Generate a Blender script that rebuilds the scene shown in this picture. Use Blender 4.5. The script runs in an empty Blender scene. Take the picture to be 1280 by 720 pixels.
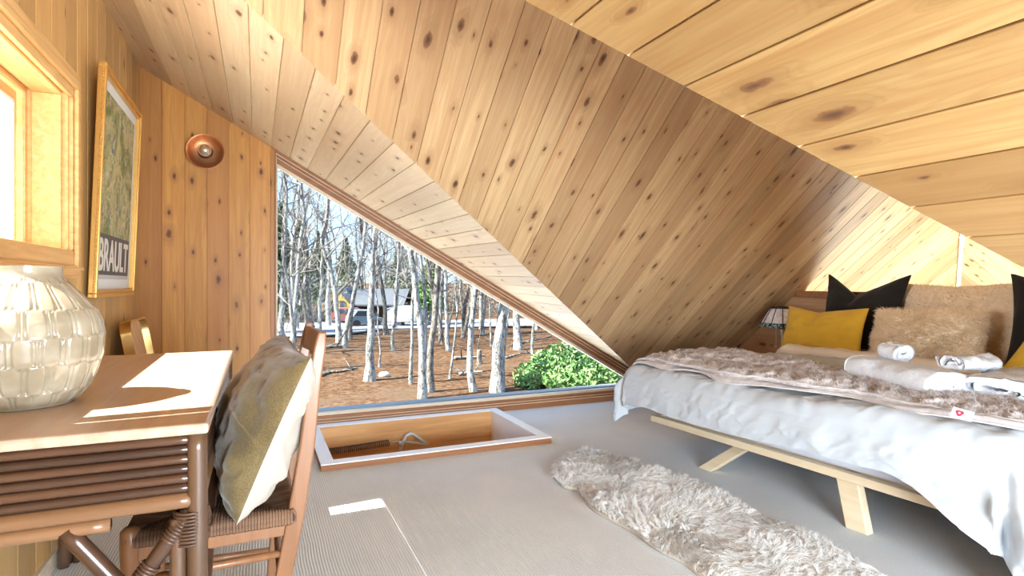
import bpy, math, random
import numpy as np
from mathutils import Vector, Matrix
random.seed(7); RNG = np.random.default_rng(7)
scene = bpy.context.scene
COL = scene.collection
PI = math.pi
# ---------------------------------------------------------------- camera frame (metres, z up)
FPX, CYP, YAW, H = 722., 354., .4163, 1.05
RT = np.array([math.cos(YAW), -math.sin(YAW), 0.]); FW = np.array([math.sin(YAW), math.cos(YAW), 0.])
CAM = np.array([0., 0., H])
def ray(px, py): return FW + RT*(px-640)/FPX + np.array([0, 0, (CYP-py)/FPX])
def at_depth(px, py, z): return CAM + ray(px, py)*z
def on_z(px, py, z):
    v = ray(px, py); return CAM + v*((z-H)/v[2])
def on_y(px, py, y):
    v = ray(px, py); return CAM + v*(y/v[1])
def on_x(px, py, x):
    v = ray(px, py); return CAM + v*(x/v[0])
# ---------------------------------------------------------------- numpy noise
def _h(ix, iy, iz, seed):
    n = (ix.astype(np.int64)*374761393 + iy.astype(np.int64)*668265263 + iz.astype(np.int64)*2147483647 + seed*144665) & 0x7fffffff
    n = ((n ^ (n >> 13))*1274126177) & 0x7fffffff
    n = (n ^ (n >> 16)) & 0xffff
    return n/65535.
def vnoise(x, y=0, z=0, seed=0):
    x, y, z = np.broadcast_arrays(np.asarray(x, float), np.asarray(y, float), np.asarray(z, float))
    ix, iy, iz = np.floor(x), np.floor(y), np.floor(z)
    fx, fy, fz = x-ix, y-iy, z-iz
    s = lambda t: t*t*t*(t*(t*6-15)+10)
    fx, fy, fz = s(fx), s(fy), s(fz)
    r = 0
    for a in (0, 1):
        for b in (0, 1):
            for c in (0, 1):
                w = (fx if a else 1-fx)*(fy if b else 1-fy)*(fz if c else 1-fz)
                r = r + w*_h(ix+a, iy+b, iz+c, seed)
    return r*2-1
def fbm(x, y=0, z=0, seed=0, octv=4, gain=.5):
    r = 0; a = 1.; f = 1.
    for o in range(octv):
        r = r + a*vnoise(np.asarray(x)*f, np.asarray(y)*f, np.asarray(z)*f, seed+o*17); a *= gain; f *= 2.03
    return r
def sst(a, b, x):
    t = np.clip((np.asarray(x, float)-a)/(b-a), 0, 1); return t*t*(3-2*t)
# ---------------------------------------------------------------- mesh builder
class MB:
    def __init__(s): s.v = []; s.f = []; s.m = []; s.n = 0; s.uv = None
    def add(s, verts, faces, mi=0):
        b = s.n; verts = [tuple(map(float, p)) for p in verts]
        s.v += verts; s.n += len(verts)
        for q in faces: s.f.append(tuple(int(i)+b for i in q)); s.m.append(mi)
        return s
    def box(s, c, size, rot=None, mi=0):
        c = np.array(c, float); h = np.array(size, float)/2
        P = np.array([(x, y, z) for x in (-1, 1) for y in (-1, 1) for z in (-1, 1)], float)*h
        if rot is not None: P = P @ np.array(rot).T
        return s.add(P+c, [(0, 1, 3, 2), (4, 6, 7, 5), (0, 4, 5, 1), (2, 3, 7, 6), (0, 2, 6, 4), (1, 5, 7, 3)], mi)
    def bx(s, x0, x1, y0, y1, z0, z1, mi=0):
        return s.box(((x0+x1)/2, (y0+y1)/2, (z0+z1)/2), (x1-x0, y1-y0, z1-z0), None, mi)
    def beam(s, a, b, w, t, up=(0, 0, 1), mi=0):
        a = np.array(a, float); b = np.array(b, float); d = b-a; L = np.linalg.norm(d); d /= L
        x = np.cross(up, d); x /= np.linalg.norm(x); y = np.cross(d, x)
        return s.box((a+b)/2, (w, t, L), np.stack([x, y, d], 1), mi)
    def tube(s, pts, rad, n=8, cap=True, mi=0):
        pts = np.array(pts, float); k = len(pts); rad = np.broadcast_to(np.asarray(rad, float), (k,))
        t = np.gradient(pts, axis=0); t /= np.linalg.norm(t, axis=1)[:, None]+1e-12
        ref = np.array([0, 0, 1.]) if abs(t[0][2]) < .9 else np.array([1., 0, 0])
        x = np.cross(ref, t[0]); x /= np.linalg.norm(x); X = []
        for i in range(k):
            x = x-t[i]*(x@t[i]); x /= np.linalg.norm(x)+1e-12; X.append(x)
        X = np.array(X); Y = np.cross(t, X); a = np.arange(n)*2*PI/n
        V = pts[:, None]+rad[:, None, None]*(np.cos(a)[None, :, None]*X[:, None]+np.sin(a)[None, :, None]*Y[:, None])
        F = [(i*n+j, i*n+(j+1) % n, (i+1)*n+(j+1) % n, (i+1)*n+j) for i in range(k-1) for j in range(n)]
        if cap: F += [tuple(range(n))[::-1], tuple((k-1)*n+j for j in range(n))]
        return s.add(V.reshape(-1, 3), F, mi)
    def lathe(s, prof, c, n=32, axis='z', mi=0, wob=None):
        prof = np.array(prof, float); k = len(prof); a = np.arange(n)*2*PI/n
        V = np.zeros((k, n, 3)); V[..., 0] = prof[:, 0:1]*np.cos(a); V[..., 1] = prof[:, 0:1]*np.sin(a); V[..., 2] = prof[:, 1:2]
        if wob is not None: V = wob(V, a)
        if axis == '-y': V = np.stack([V[..., 0], -V[..., 2], V[..., 1]], -1)
        V = V.reshape(-1, 3)+np.array(c, float)
        F = [(i*n+j, i*n+(j+1) % n, (i+1)*n+(j+1) % n, (i+1)*n+j) for i in range(k-1) for j in range(n)]
        return s.add(V, F, mi)
    def grid(s, V, mi=0, closeu=False):
        V = np.asarray(V, float); a, b = V.shape[:2]
        F = []
        for i in range(a if closeu else a-1):
            for j in range(b-1): F.append((i*b+j, ((i+1) % a)*b+j, ((i+1) % a)*b+j+1, i*b+j+1))
        return s.add(V.reshape(-1, 3), F, mi)
    def prism(s, poly, d, mi=0):
        P = [np.array(p, float) for p in poly]; d = np.array(d, float); n = len(P)
        return s.add(P+[p+d for p in P], [tuple(range(n))[::-1], tuple(range(n, 2*n))]+[(i, (i+1) % n, n+(i+1) % n, n+i) for i in range(n)], mi)
    def sphere(s, c, r, n=16, k=10, mi=0):
        r = np.broadcast_to(np.asarray(r, float), (3,)); th = np.linspace(0.02, PI-.02, k)
        V = np.zeros((k, n, 3)); a = np.arange(n)*2*PI/n
        V[..., 0] = np.sin(th)[:, None]*np.cos(a)*r[0]; V[..., 1] = np.sin(th)[:, None]*np.sin(a)*r[1]; V[..., 2] = np.cos(th)[:, None]*r[2]
        F = [(i*n+j, (i+1)*n+j, (i+1)*n+(j+1) % n, i*n+(j+1) % n) for i in range(k-1) for j in range(n)]+[tuple(range(n)), tuple((k-1)*n+j for j in range(n))[::-1]]
        return s.add(V.reshape(-1, 3)+np.array(c, float), F, mi)
    def build(s, name, mats, parent=None, smooth=False, bevel=0, subsurf=0, segs=2):
        me = bpy.data.meshes.new(name); me.from_pydata(s.v, [], s.f)
        if not isinstance(mats, (list, tuple)): mats = [mats]
        for m in mats: me.materials.append(m)
        if any(s.m): me.polygons.foreach_set('material_index', s.m)
        if smooth: me.polygons.foreach_set('use_smooth', [True]*len(s.f))
        if s.uv is not None:
            ul = me.uv_layers.new(name='UVMap'); flat = np.array(s.uv, float)
            li = np.zeros(len(me.loops), int); me.loops.foreach_get('vertex_index', li)
            ul.data.foreach_set('uv', flat[li].ravel())
        me.update()
        o = bpy.data.objects.new(name, me); COL.objects.link(o)
        if bevel:
            b = o.modifiers.new('bevel', 'BEVEL'); b.width = bevel; b.segments = segs; b.limit_method = 'ANGLE'; b.angle_limit = .6
        if subsurf:
            b = o.modifiers.new('sub', 'SUBSURF'); b.levels = subsurf; b.render_levels = subsurf
        if parent is not None:
            o.parent = parent; o.matrix_parent_inverse = Matrix.Translation(-parent.location)
        return o
def tag(o, label=None, cat=None, group=None, kind=None):
    if label: o['label'] = label
    if cat: o['category'] = cat
    if group: o['group'] = group
    if kind: o['kind'] = kind
    return o
def thing(name, label, cat, loc=(0, 0, 0), group=None):
    o = bpy.data.objects.new(name, None); COL.objects.link(o); o.location = tuple(map(float, loc)); o.empty_display_size = .1
    return tag(o, label, cat, group)
def struct(o): o['kind'] = 'structure'; return o
# ---------------------------------------------------------------- materials
class NT:
    def __init__(s, name):
        s.mat = bpy.data.materials.new(name); s.mat.use_nodes = True; s.t = s.mat.node_tree
        s.bsdf = s.t.nodes['Principled BSDF']; s.out = s.t.nodes['Material Output']
    def n(s, ty, **kw):
        nd = s.t.nodes.new(ty)
        for k, v in kw.items(): setattr(nd, k, v)
        return nd
    def put(s, sock, v):
        if isinstance(v, bpy.types.NodeSocket): s.t.links.new(v, sock)
        elif v is not None: sock.default_value = v
    def math(s, op, a, b=None, c=None, clamp=False):
        nd = s.n('ShaderNodeMath', operation=op); nd.use_clamp = clamp
        s.put(nd.inputs[0], a)
        if b is not None: s.put(nd.inputs[1], b)
        if c is not None: s.put(nd.inputs[2], c)
        return nd.outputs[0]
    def comb(s, x, y, z=0.):
        nd = s.n('ShaderNodeCombineXYZ'); s.put(nd.inputs[0], x); s.put(nd.inputs[1], y); s.put(nd.inputs[2], z); return nd.outputs[0]
    def noise(s, vec, scale=1., detail=3., rough=.5, dist=0.):
        nd = s.n('ShaderNodeTexNoise'); s.put(nd.inputs['Vector'], vec); nd.inputs['Scale'].default_value = scale
        nd.inputs['Detail'].default_value = detail; nd.inputs['Roughness'].default_value = rough; nd.inputs['Distortion'].default_value = dist
        return nd.outputs[0]
    def mix(s, f, a, b, blend='MIX'):
        nd = s.n('ShaderNodeMix', data_type='RGBA', blend_type=blend); s.put(nd.inputs[0], f)
        for i, v in ((6, a), (7, b)):
            if isinstance(v, (tuple, list)): v = tuple(v)[:3]+(1.,)
            s.put(nd.inputs[i], v)
        return nd.outputs[2]
    def ramp(s, f, lo, hi):
        nd = s.n('ShaderNodeMapRange', interpolation_type='SMOOTHSTEP'); s.put(nd.inputs[0], f); s.put(nd.inputs[1], lo); s.put(nd.inputs[2], hi)
        return nd.outputs[0]
    def obj(s): return s.n('ShaderNodeTexCoord').outputs['Object']
    def sep(s, v):
        nd = s.n('ShaderNodeSeparateXYZ'); s.put(nd.inputs[0], v); return nd.outputs
    def bump(s, h, strength=.3, dist=.002):
        nd = s.n('ShaderNodeBump'); nd.inputs['Strength'].default_value = strength; nd.inputs['Distance'].default_value = dist
        s.put(nd.inputs['Height'], h); s.t.links.new(nd.outputs[0], s.bsdf.inputs['Normal'])
    def set(s, color=None, rough=None, metal=None, spec=None, **kw):
        b = s.bsdf.inputs
        if color is not None: s.put(b['Base Color'], tuple(color)[:3]+(1.,) if isinstance(color, (tuple, list)) else color)
        if rough is not None: s.put(b['Roughness'], rough)
        if metal is not None: s.put(b['Metallic'], metal)
        if spec is not None: s.put(b['Specular IOR Level'], spec)
        for k, v in kw.items(): s.put(b[k], v)
        return s.mat
def plank_mat(name, light, dark, w, off=0., knots=.55, kl=.2, rough=.42, red=(.52, .22, .09)):
    m = NT(name); U, V, _ = m.sep(m.n('ShaderNodeUVMap').outputs[0])
    uu = m.math('ADD', m.math('DIVIDE', U, w), off+200.)
    idn = m.math('FLOOR', uu)
    wn = m.n('ShaderNodeTexWhiteNoise', noise_dimensions='1D'); m.put(wn.inputs['W'], idn)
    r1, r2, r3 = m.sep(wn.outputs['Color'])
    vs = m.math('ADD', V, m.math('MULTIPLY', r1, 37.))
    kv = m.comb(m.math('ADD', m.math('MULTIPLY', uu, 1.3), m.math('MULTIPLY', idn, 2.7)), m.math('DIVIDE', vs, kl))
    vo = m.n('ShaderNodeTexVoronoi', voronoi_dimensions='2D'); m.put(vo.inputs['Vector'], kv); vo.inputs['Scale'].default_value = 1.
    kr, kg, kb = m.sep(vo.outputs['Color'])
    ex = m.math('GREATER_THAN', kr, knots)
    rad = m.math('ADD', .05, m.math('MULTIPLY', m.math('MULTIPLY', kg, kg), .11))
    wob = m.math('MULTIPLY', m.math('SUBTRACT', m.noise(m.comb(m.math('MULTIPLY', U, 60.), m.math('MULTIPLY', vs, 40.)), 1., 2.), .5), .09)
    wob = m.math('ADD', wob, m.math('MULTIPLY', m.math('SUBTRACT', m.noise(m.comb(m.math('MULTIPLY', U, 22.), m.math('MULTIPLY', vs, 14.)), 1., 2.), .5), .16))
    dd = m.math('ADD', vo.outputs['Distance'], wob)
    kmask = m.math('MULTIPLY', m.math('SUBTRACT', 1., m.ramp(dd, m.math('MULTIPLY', rad, .75), m.math('MULTIPLY', rad, 1.1))), ex)
    kcore = m.math('MULTIPLY', m.math('SUBTRACT', 1., m.ramp(dd, 0., m.math('MULTIPLY', rad, .8))), ex)
    halo = m.math('MULTIPLY', m.math('SUBTRACT', 1., m.ramp(dd, m.math('MULTIPLY', rad, .9), m.math('MULTIPLY', rad, 3.6))), ex)
    n0 = m.noise(m.comb(m.math('MULTIPLY', U, 11.), m.math('MULTIPLY', vs, .75), m.math('MULTIPLY', idn, 5.31)), 1., 2., .45)
    n0 = m.math('ADD', n0, m.math('MULTIPLY', halo, .16))
    rings = m.math('ADD', .5, m.math('MULTIPLY', m.math('SINE', m.math('MULTIPLY', n0, 95.)), .5))
    rings = m.math('POWER', rings, 2.2)
    g1 = m.noise(m.comb(m.math('MULTIPLY', U, 34.), m.math('MULTIPLY', vs, 1.3), m.math('MULTIPLY', idn, 3.7)), 1., 4., .6, .4)
    g2 = m.noise(m.comb(m.math('MULTIPLY', U, 420.), m.math('MULTIPLY', vs, 7.), idn), 1., 2., .5)
    c = m.mix(m.ramp(g1, .3, .72), dark, light)
    c = m.mix(m.math('MULTIPLY', rings, .30), c, red)
    c = m.mix(m.math('MULTIPLY', m.math('SUBTRACT', g2, .35, None, True), .35), c, dark)
    st = m.noise(m.comb(m.math('MULTIPLY', U, 21.), m.math('MULTIPLY', vs, .55), m.math('MULTIPLY', idn, 1.93)), 1., 3., .55, .3)
    c = m.mix(m.math('MULTIPLY', m.ramp(st, .52, .72), .55), c, red)
    c = m.mix(m.math('MULTIPLY', m.ramp(r3, .30, 1.), .5), c, tuple(x*.72 for x in red))
    hsv = m.n('ShaderNodeHueSaturation'); m.put(hsv.inputs['Color'], c); m.put(hsv.inputs['Value'], m.math('ADD', .86, m.math('MULTIPLY', r2, .26)))
    c = hsv.outputs[0]
    c = m.mix(m.math('MULTIPLY', halo, .42), c, tuple(x*.62 for x in red))
    c = m.mix(m.math('MULTIPLY', kmask, .75), c, (.16, .062, .025))
    c = m.mix(m.math('MULTIPLY', kcore, .8), c, (.05, .022, .012))
    m.bump(m.math('ADD', g2, m.math('MULTIPLY', rings, .5)), .12, .001)
    return m.set(c, rough, 0., .35)
def wood_mat(name, light, dark, axis=2, sc=1., rough=.45, spec=.35, coat=0.):
    m = NT(name); x, y, z = m.sep(m.obj()); L = [x, y, z]
    v = m.comb(*[m.math('MULTIPLY', q, (2.2 if i == axis else 38.)*sc) for i, q in enumerate(L)])
    g = m.noise(v, 1., 4., .6, .5)
    v2 = m.comb(*[m.math('MULTIPLY', q, (9. if i == axis else 300.)*sc) for i, q in enumerate(L)])
    g2 = m.noise(v2, 1., 2.)
    c = m.mix(m.ramp(g, .3, .7), dark, light); c = m.mix(m.math('MULTIPLY', m.ramp(g2, .45, .75), .3), c, dark)
    m.bump(g2, .1, .001)
    r = m.set(c, rough, 0., spec)
    if coat: m.bsdf.inputs['Coat Weight'].default_value = coat; m.bsdf.inputs['Coat Roughness'].default_value = .12
    return r
def cloth_mat(name, col, col2=None, sc=500., rough=.9, bump=.25, sheen=.2, big=3.):
    m = NT(name); o = m.obj()
    g = m.noise(o, sc, 2.); b = m.noise(o, big, 3.)
    c = m.mix(m.math('MULTIPLY', m.ramp(m.math('ADD', m.math('MULTIPLY', g, .5), m.math('MULTIPLY', b, .5)), .35, .65), 1.), col2 or tuple(x*.85 for x in col), col)
    m.bump(g, bump, .0015)
    r = m.set(c, rough, 0., .15); m.bsdf.inputs['Sheen Weight'].default_value = sheen
    return r
def plain(name, col, rough=.5, metal=0., spec=.5, nz=.06, sc=30., **kw):
    m = NT(name); g = m.noise(m.obj(), sc, 3.)
    return m.set(m.mix(g, tuple(x*(1-nz) for x in col), tuple(min(1, x*(1+nz)) for x in col)), rough, metal, spec, **kw)
def glass_mat(name, tint=(.96, .98, .98), refl=.05):
    m = NT(name); tr = m.n('ShaderNodeBsdfTransparent'); tr.inputs[0].default_value = tint+(1,)
    gl = m.n('ShaderNodeBsdfGlossy'); gl.inputs['Roughness'].default_value = .02
    mx = m.n('ShaderNodeMixShader'); lw = m.n('ShaderNodeLayerWeight'); lw.inputs[0].default_value = .12
    m.put(mx.inputs[0], m.math('MULTIPLY', lw.outputs['Fresnel'], refl/.05*.35))
    m.t.links.new(tr.outputs[0], mx.inputs[1]); m.t.links.new(gl.outputs[0], mx.inputs[2]); m.t.links.new(mx.outputs[0], m.out.inputs[0])
    return m.mat
CEDL, CEDD = (.74, .50, .27), (.60, .365, .175)
M_P1 = plank_mat('cedar_planks_lit', (.82, .695, .495), (.73, .58, .385), .1382, .232, .5, .2, red=(.70, .48, .28))  # same boards as the sloped ceiling, colour lightened to stand for window light
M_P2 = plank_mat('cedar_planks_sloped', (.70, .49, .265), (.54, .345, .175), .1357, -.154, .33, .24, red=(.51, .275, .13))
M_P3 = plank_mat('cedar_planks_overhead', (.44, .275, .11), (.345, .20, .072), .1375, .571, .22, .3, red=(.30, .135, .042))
M_WB = plank_mat('cedar_planks_gable', (.66, .345, .098), (.53, .25, .062), .131, .336, .38, .22, red=(.48, .19, .07))
M_WL = plank_mat('pine_planks_window_wall', (.76, .49, .20), (.66, .40, .15), .165, .06, .80, .3, red=(.60, .36, .16))
M_PART = plank_mat('cedar_partition', (.58, .37, .22), (.44, .26, .14), .14, .1, .6, .3)
M_TRIM = wood_mat('window_trim_cedar', (.36, .165, .075), (.27, .115, .048), 0)
M_TRIMG = wood_mat('golden_pine_trim', (.80, .54, .25), (.66, .40, .16), 1)
M_LIGHTEDGE = wood_mat('pale_wood_edge', (.86, .76, .62), (.74, .62, .47), 0)
M_CARPET = None
def carpet():
    m = NT('ribbed_sisal_carpet'); o = m.obj(); x, y, z = m.sep(o)
    rib = m.math('ADD', .5, m.math('MULTIPLY', m.math('SINE', m.math('MULTIPLY', m.math('ADD', x, m.math('MULTIPLY', m.noise(o, 5., 1.), .01)), 2*PI/.0105)), .5))
    knot = m.noise(m.comb(m.math('MULTIPLY', x, 95.), m.math('MULTIPLY', y, 160.), 0.), 1., 2.)
    big = m.noise(o, 2.2, 4.)
    c = m.mix(m.ramp(big, .3, .7), (.67, .725, .775), (.74, .795, .845))
    c = m.mix(m.math('MULTIPLY', rib, .45), c, (.54, .51, .485))
    c = m.mix(m.math('MULTIPLY', m.ramp(knot, .45, .7), .3), c, (.85, .85, .85))
    # paler spot beside the rug
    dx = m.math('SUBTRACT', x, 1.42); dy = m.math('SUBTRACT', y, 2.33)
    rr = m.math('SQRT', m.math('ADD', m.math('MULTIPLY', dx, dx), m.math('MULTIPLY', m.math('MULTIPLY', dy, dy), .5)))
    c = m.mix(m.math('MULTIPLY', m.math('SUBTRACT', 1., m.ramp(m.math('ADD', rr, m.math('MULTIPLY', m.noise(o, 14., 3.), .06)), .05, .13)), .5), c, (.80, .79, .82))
    m.bump(m.math('ADD', rib, knot), .5, .003)
    return m.set(c, .95, 0., .08)
M_CARPET = carpet()
M_GLASS = glass_mat('window_glass')
M_WHITEPAINT = plain('white_paint', (.84, .84, .83), .4, nz=.03)
M_ALU = plain('grey_blue_metal', (.20, .225, .25), .4, .3)
M_RATTAN = wood_mat('rattan_poles', (.115, .054, .029), (.068, .030, .016), 0, .4, .28, .5, .35)
M_RATTAND = wood_mat('rattan_poles_dark', (.068, .032, .019), (.040, .019, .011), 0, .4, .3, .5, .3)
M_RATTANV = wood_mat('rattan_legs', (.135, .073, .043), (.08, .042, .023), 2, .4, .28, .5, .3)
M_RATTANL = wood_mat('rattan_rail_light', (.23, .12, .06), (.15, .075, .036), 0, .4, .28, .5, .3)
M_WRAP = wood_mat('rattan_binding', (.10, .052, .032), (.06, .03, .018), 0, 1.5, .4)
M_DESKTOP = wood_mat('desk_top_wood', (.54, .40, .305), (.44, .31, .225), 1, .8, .3, .45, .15)
M_CHAIR = wood_mat('chair_beech', (.27, .125, .057), (.20, .088, .038), 2, .6, .38, .4, .1)
M_RUSH = wood_mat('woven_rush', (.22, .12, .07), (.09, .048, .03), 0, 1.2, .75)
M_WHITEW = cloth_mat('white_cotton', (.54, .585, .63), (.515, .56, .61), 900., .9, .08, .1)
M_SHEET = cloth_mat('bluish_sheet', (.74, .78, .90), (.70, .74, .87), 900., .9, .08, .1)
M_CREAM = cloth_mat('cream_sheet', (.82, .70, .58), (.78, .66, .54), 900., .9, .08, .1)
M_BLACKV = cloth_mat('black_velvet', (.022, .018, .016), (.012, .010, .009), 700., .85, .3, .12)
M_MUST = cloth_mat('mustard_linen', (.62, .36, .035), (.55, .31, .028), 1100., .9, .35, .15, 8.)
M_FLEECE = cloth_mat('beige_fleece', (.76, .60, .43), (.62, .48, .33), 260., .95, .8, .3, 40.)
M_FLEECEL = cloth_mat('cream_long_pile', (.88, .78, .63), (.78, .66, .50), 260., .95, .8, .3, 30.)
M_OLIVE = cloth_mat('olive_velvet', (.17, .12, .05), (.095, .066, .026), 300., .6, .2, .5, 12.)
M_PILLBACK = cloth_mat('cream_pillow_back', (.42, .375, .325), (.37, .325, .28), 700., .9, .2, .1)
M_TOWEL = cloth_mat('white_terry', (.80, .83, .88), (.66, .69, .76), 150., .98, 1., .2, 40.)
M_HIDE = plain('sheepskin_hide', (.62, .55, .46), .9)
def soft(mat, col, f):
    t = mat.node_tree; b = t.nodes['Principled BSDF']; o = t.nodes['Material Output']; tl = t.nodes.new('ShaderNodeBsdfTranslucent'); mx = t.nodes.new('ShaderNodeMixShader'); mx.inputs[0].default_value = f
    src = b.inputs['Base Color'].links[0].from_socket; t.links.new(src, tl.inputs[0]); t.links.new(b.outputs[0], mx.inputs[1]); t.links.new(tl.outputs[0], mx.inputs[2]); t.links.new(mx.outputs[0], o.inputs[0]); return mat
def wool_mat(name, a, b, c3, sc=7.):
    m = NT(name); o = m.obj(); g = m.noise(o, sc, 4., .6); g2 = m.noise(o, 90., 2.)
    c = m.mix(m.ramp(g, .35, .65), a, b); c = m.mix(m.math('MULTIPLY', m.ramp(g2, .5, .75), .5), c, c3)
    r = m.set(c, .9, 0., .2); m.bsdf.inputs['Sheen Weight'].default_value = .2
    return r
M_WOOL = wool_mat('sheep_wool', (.76, .75, .73), (.66, .645, .62), (.84, .84, .83))
M_FAUX = wool_mat('frosted_fur', (.68, .635, .625), (.50, .435, .415), (.82, .80, .81), 12.)
M_LINING = cloth_mat('pale_satin_lining', (.66, .62, .62), (.50, .46, .46), 300., .6, .2, .3, 30.)
M_FLEECEH = soft(cloth_mat('beige_fleece_pile', (.82, .65, .47), (.72, .56, .40), 60., .95, .1, .3, 40.), None, .45)
M_FLEECELH = soft(cloth_mat('cream_long_pile_hair', (.93, .82, .66), (.86, .74, .57), 60., .95, .1, .3, 30.), None, .45)
M_WOOLH = soft(wool_mat('sheep_wool_locks', (.94, .93, .92), (.87, .86, .84), (.97, .97, .97)), None, .40)
M_FAUXH = soft(wool_mat('frosted_fur_pile', (.72, .675, .67), (.52, .455, .435), (.86, .84, .85), 12.), None, .35)
M_TOWELH = soft(cloth_mat('white_terry_loops', (.80, .83, .88), (.76, .79, .85), 300., .98, .1, .2, 60.), None, .40)
M_BEDWOOD = wood_mat('pale_birch', (.80, .66, .47), (.72, .57, .38), 1, .8, .5)
M_BRASS = plain('brass', (.78, .52, .20), .28, 1., nz=.05)
M_GOLD = plain('gilt_frame', (.74, .45, .14), .38, .75, nz=.12, sc=90.)
M_COPPER = plain('brushed_copper', (.80, .36, .17), .35, .9, nz=.08)
M_STEEL = plain('galvanized_steel', (.58, .61, .63), .4, .25)
M_SPRING = plain('dark_spring_steel', (.16, .13, .11), .45, .7)
M_BULB = plain('mirrored_bulb_glass', (.80, .74, .62), .08, .85, nz=.02)
M_DARK = plain('dark_bronze', (.05, .045, .04), .4, .6)
M_MIRROR = plain('mirror_silvering', (.86, .84, .80), .03, 1., nz=.01)
# ---------------------------------------------------------------- planked surfaces (real gaps between boards)
def clip(poly, a, sgn, k):
    out = []
    for i in range(len(poly)):
        p, q = poly[i], poly[(i+1) % len(poly)]; dp, dq = sgn*(p[k]-a), sgn*(q[k]-a)
        if dp >= 0: out.append(p)
        if dp*dq < 0: t = dp/(dp-dq); out.append(tuple(p[j]+t*(q[j]-p[j]) for j in range(2)))
    return out
def planks(name, polys, org, ud, vd, n, w, off, mat, gap=.0045, depth=.007, back=.09, parent=None):
    """polys: 3D convex polygons in one plane; boards run along vd; n points into the room"""
    org = np.array(org, float); ud = np.array(ud, float)/np.linalg.norm(ud); vd = np.array(vd, float)/np.linalg.norm(vd); n = np.array(n, float)/np.linalg.norm(n)
    # boards perpendicular measure
    up = ud-vd*(ud@vd); up /= np.linalg.norm(up)
    mb = MB(); uv = []
    def put(pts2, d):
        for (u, v) in pts2: uv.append((u, v))
        return [org+up*u+vd*v-n*d for (u, v) in pts2]
    for poly in polys:
        P2 = [((np.array(p)-org)@up, (np.array(p)-org)@vd) for p in poly]
        us = [p[0] for p in P2]
        i0, i1 = math.floor(min(us)/w+off)-1, math.ceil(max(us)/w+off)+1
        for i in range(i0, i1+1):
            a, b = (i-off)*w+gap/2, (i+1-off)*w-gap/2
            q = clip(clip(P2, a, 1, 0), b, -1, 0)
            if len(q) < 3: continue
            k = len(q); ch = .0011
            cu = sum(p[0] for p in q)/k; cv = sum(p[1] for p in q)/k
            qi = [(min(max(p[0], a+ch), b-ch), p[1]) for p in q]
            top = put(qi, 0.); mid = put(q, ch); bot = put(q, depth)
            F = [tuple(range(k))]+[(j, (j+1) % k, k+(j+1) % k, k+j) for j in range(k)]+[(k+j, k+(j+1) % k, 2*k+(j+1) % k, 2*k+j) for j in range(k)]
            mb.add(top+mid+bot, F)
        k = len(P2)
        mb.add(put(P2, depth)+put(P2, back), [tuple(range(k)), tuple(range(k, 2*k))[::-1]]+[(j, (j+1) % k, k+(j+1) % k, k+j) for j in range(k)])
    mb.uv = uv
    return mb.build(name, mat, parent)
# ================================================================ ROOM SHELL
XW, YG, YR = -.69, 4.38, -.92      # window wall, gable wall, rear gable wall
S, E0 = -.572, .02
P1z = lambda x, y: 1.967+S*x+E0*y
KP, CP = .826, 3.864
P2z = lambda y: CP-KP*y
val = lambda x: (CP-1.967-S*x)/(KP+E0)
P3z = lambda x: 2.0028+S*x
edge = lambda x: 1.179-.4213*(x-.551)
P4k = 1.358
P4z = lambda y: 1.688+P4k*(y-1.179)
YRG, ZRG = 1.7295, 2.4356
def q1(x, y): return (x, y, P1z(x, y))
def q2(x, y): return (x, y, P2z(y))
def q3(x, y): return (x, y, P3z(x))
def q4(x, y): return (x, y, P4z(y))
xa = -.80
yG2 = YG+.12
xv = (yG2*(KP+E0)-(CP-1.967))/(-S)       # valley x where it meets the gable plane
n1 = np.array([S, E0, -1.]); n2 = np.array([0, -KP, -1.]); n3 = np.array([S, 0, -1.]); n4 = np.array([0, P4k, -1.])
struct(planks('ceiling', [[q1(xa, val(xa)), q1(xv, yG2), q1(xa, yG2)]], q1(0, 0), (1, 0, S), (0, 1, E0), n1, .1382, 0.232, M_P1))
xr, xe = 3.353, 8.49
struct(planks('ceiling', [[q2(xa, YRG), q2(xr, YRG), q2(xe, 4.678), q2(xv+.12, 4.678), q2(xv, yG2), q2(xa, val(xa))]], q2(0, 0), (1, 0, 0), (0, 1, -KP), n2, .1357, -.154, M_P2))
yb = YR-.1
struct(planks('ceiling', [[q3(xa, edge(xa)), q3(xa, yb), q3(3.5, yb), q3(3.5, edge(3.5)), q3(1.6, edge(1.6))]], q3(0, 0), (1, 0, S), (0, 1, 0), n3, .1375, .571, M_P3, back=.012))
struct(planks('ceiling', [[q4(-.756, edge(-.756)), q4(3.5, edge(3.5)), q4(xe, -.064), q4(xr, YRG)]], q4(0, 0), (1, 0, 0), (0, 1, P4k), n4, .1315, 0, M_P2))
P5z = lambda x: ZRG-.474*(x-xr)
struct(planks('ceiling', [[(xr, YRG, ZRG), (xe, -.064, 0), (xe, 4.678, 0)]], (xr, YRG, ZRG), (0, 1, 0), (1, 0, -.474), (-.474, 0, -1), .1315, 0, M_P2))
# hip trim where the two far slopes meet
hb = MB(); a = np.array((xr, YRG, ZRG)); b = np.array((xe, 4.678, 0)); off = np.array((-.01, -.012, -.018))
hb.beam(a+off, b+off, .03, .022); struct(hb.build('trim_1', M_LIGHTEDGE))
# window wall (left): boards upright, opening for window
WY0, WY1, WZ0, WZ1 = 1.34, 2.82, 1.112, 1.815
def wl(y0, y1, z0, z1): return [(XW, y0, z0), (XW, y1, z0), (XW, y1, z1), (XW, y0, z1)]
struct(planks('wall_left', [wl(YR-.1, WY0, -.02, 2.75), wl(WY1, YG+.1, -.02, 2.75), wl(WY0, WY1, -.02, WZ0), wl(WY0, WY1, WZ1, 2.75)], (XW, 0, 0), (0, 1, 0), (0, 0, 1), (1, 0, 0), .165, .06, M_WL, back=.2))
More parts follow.
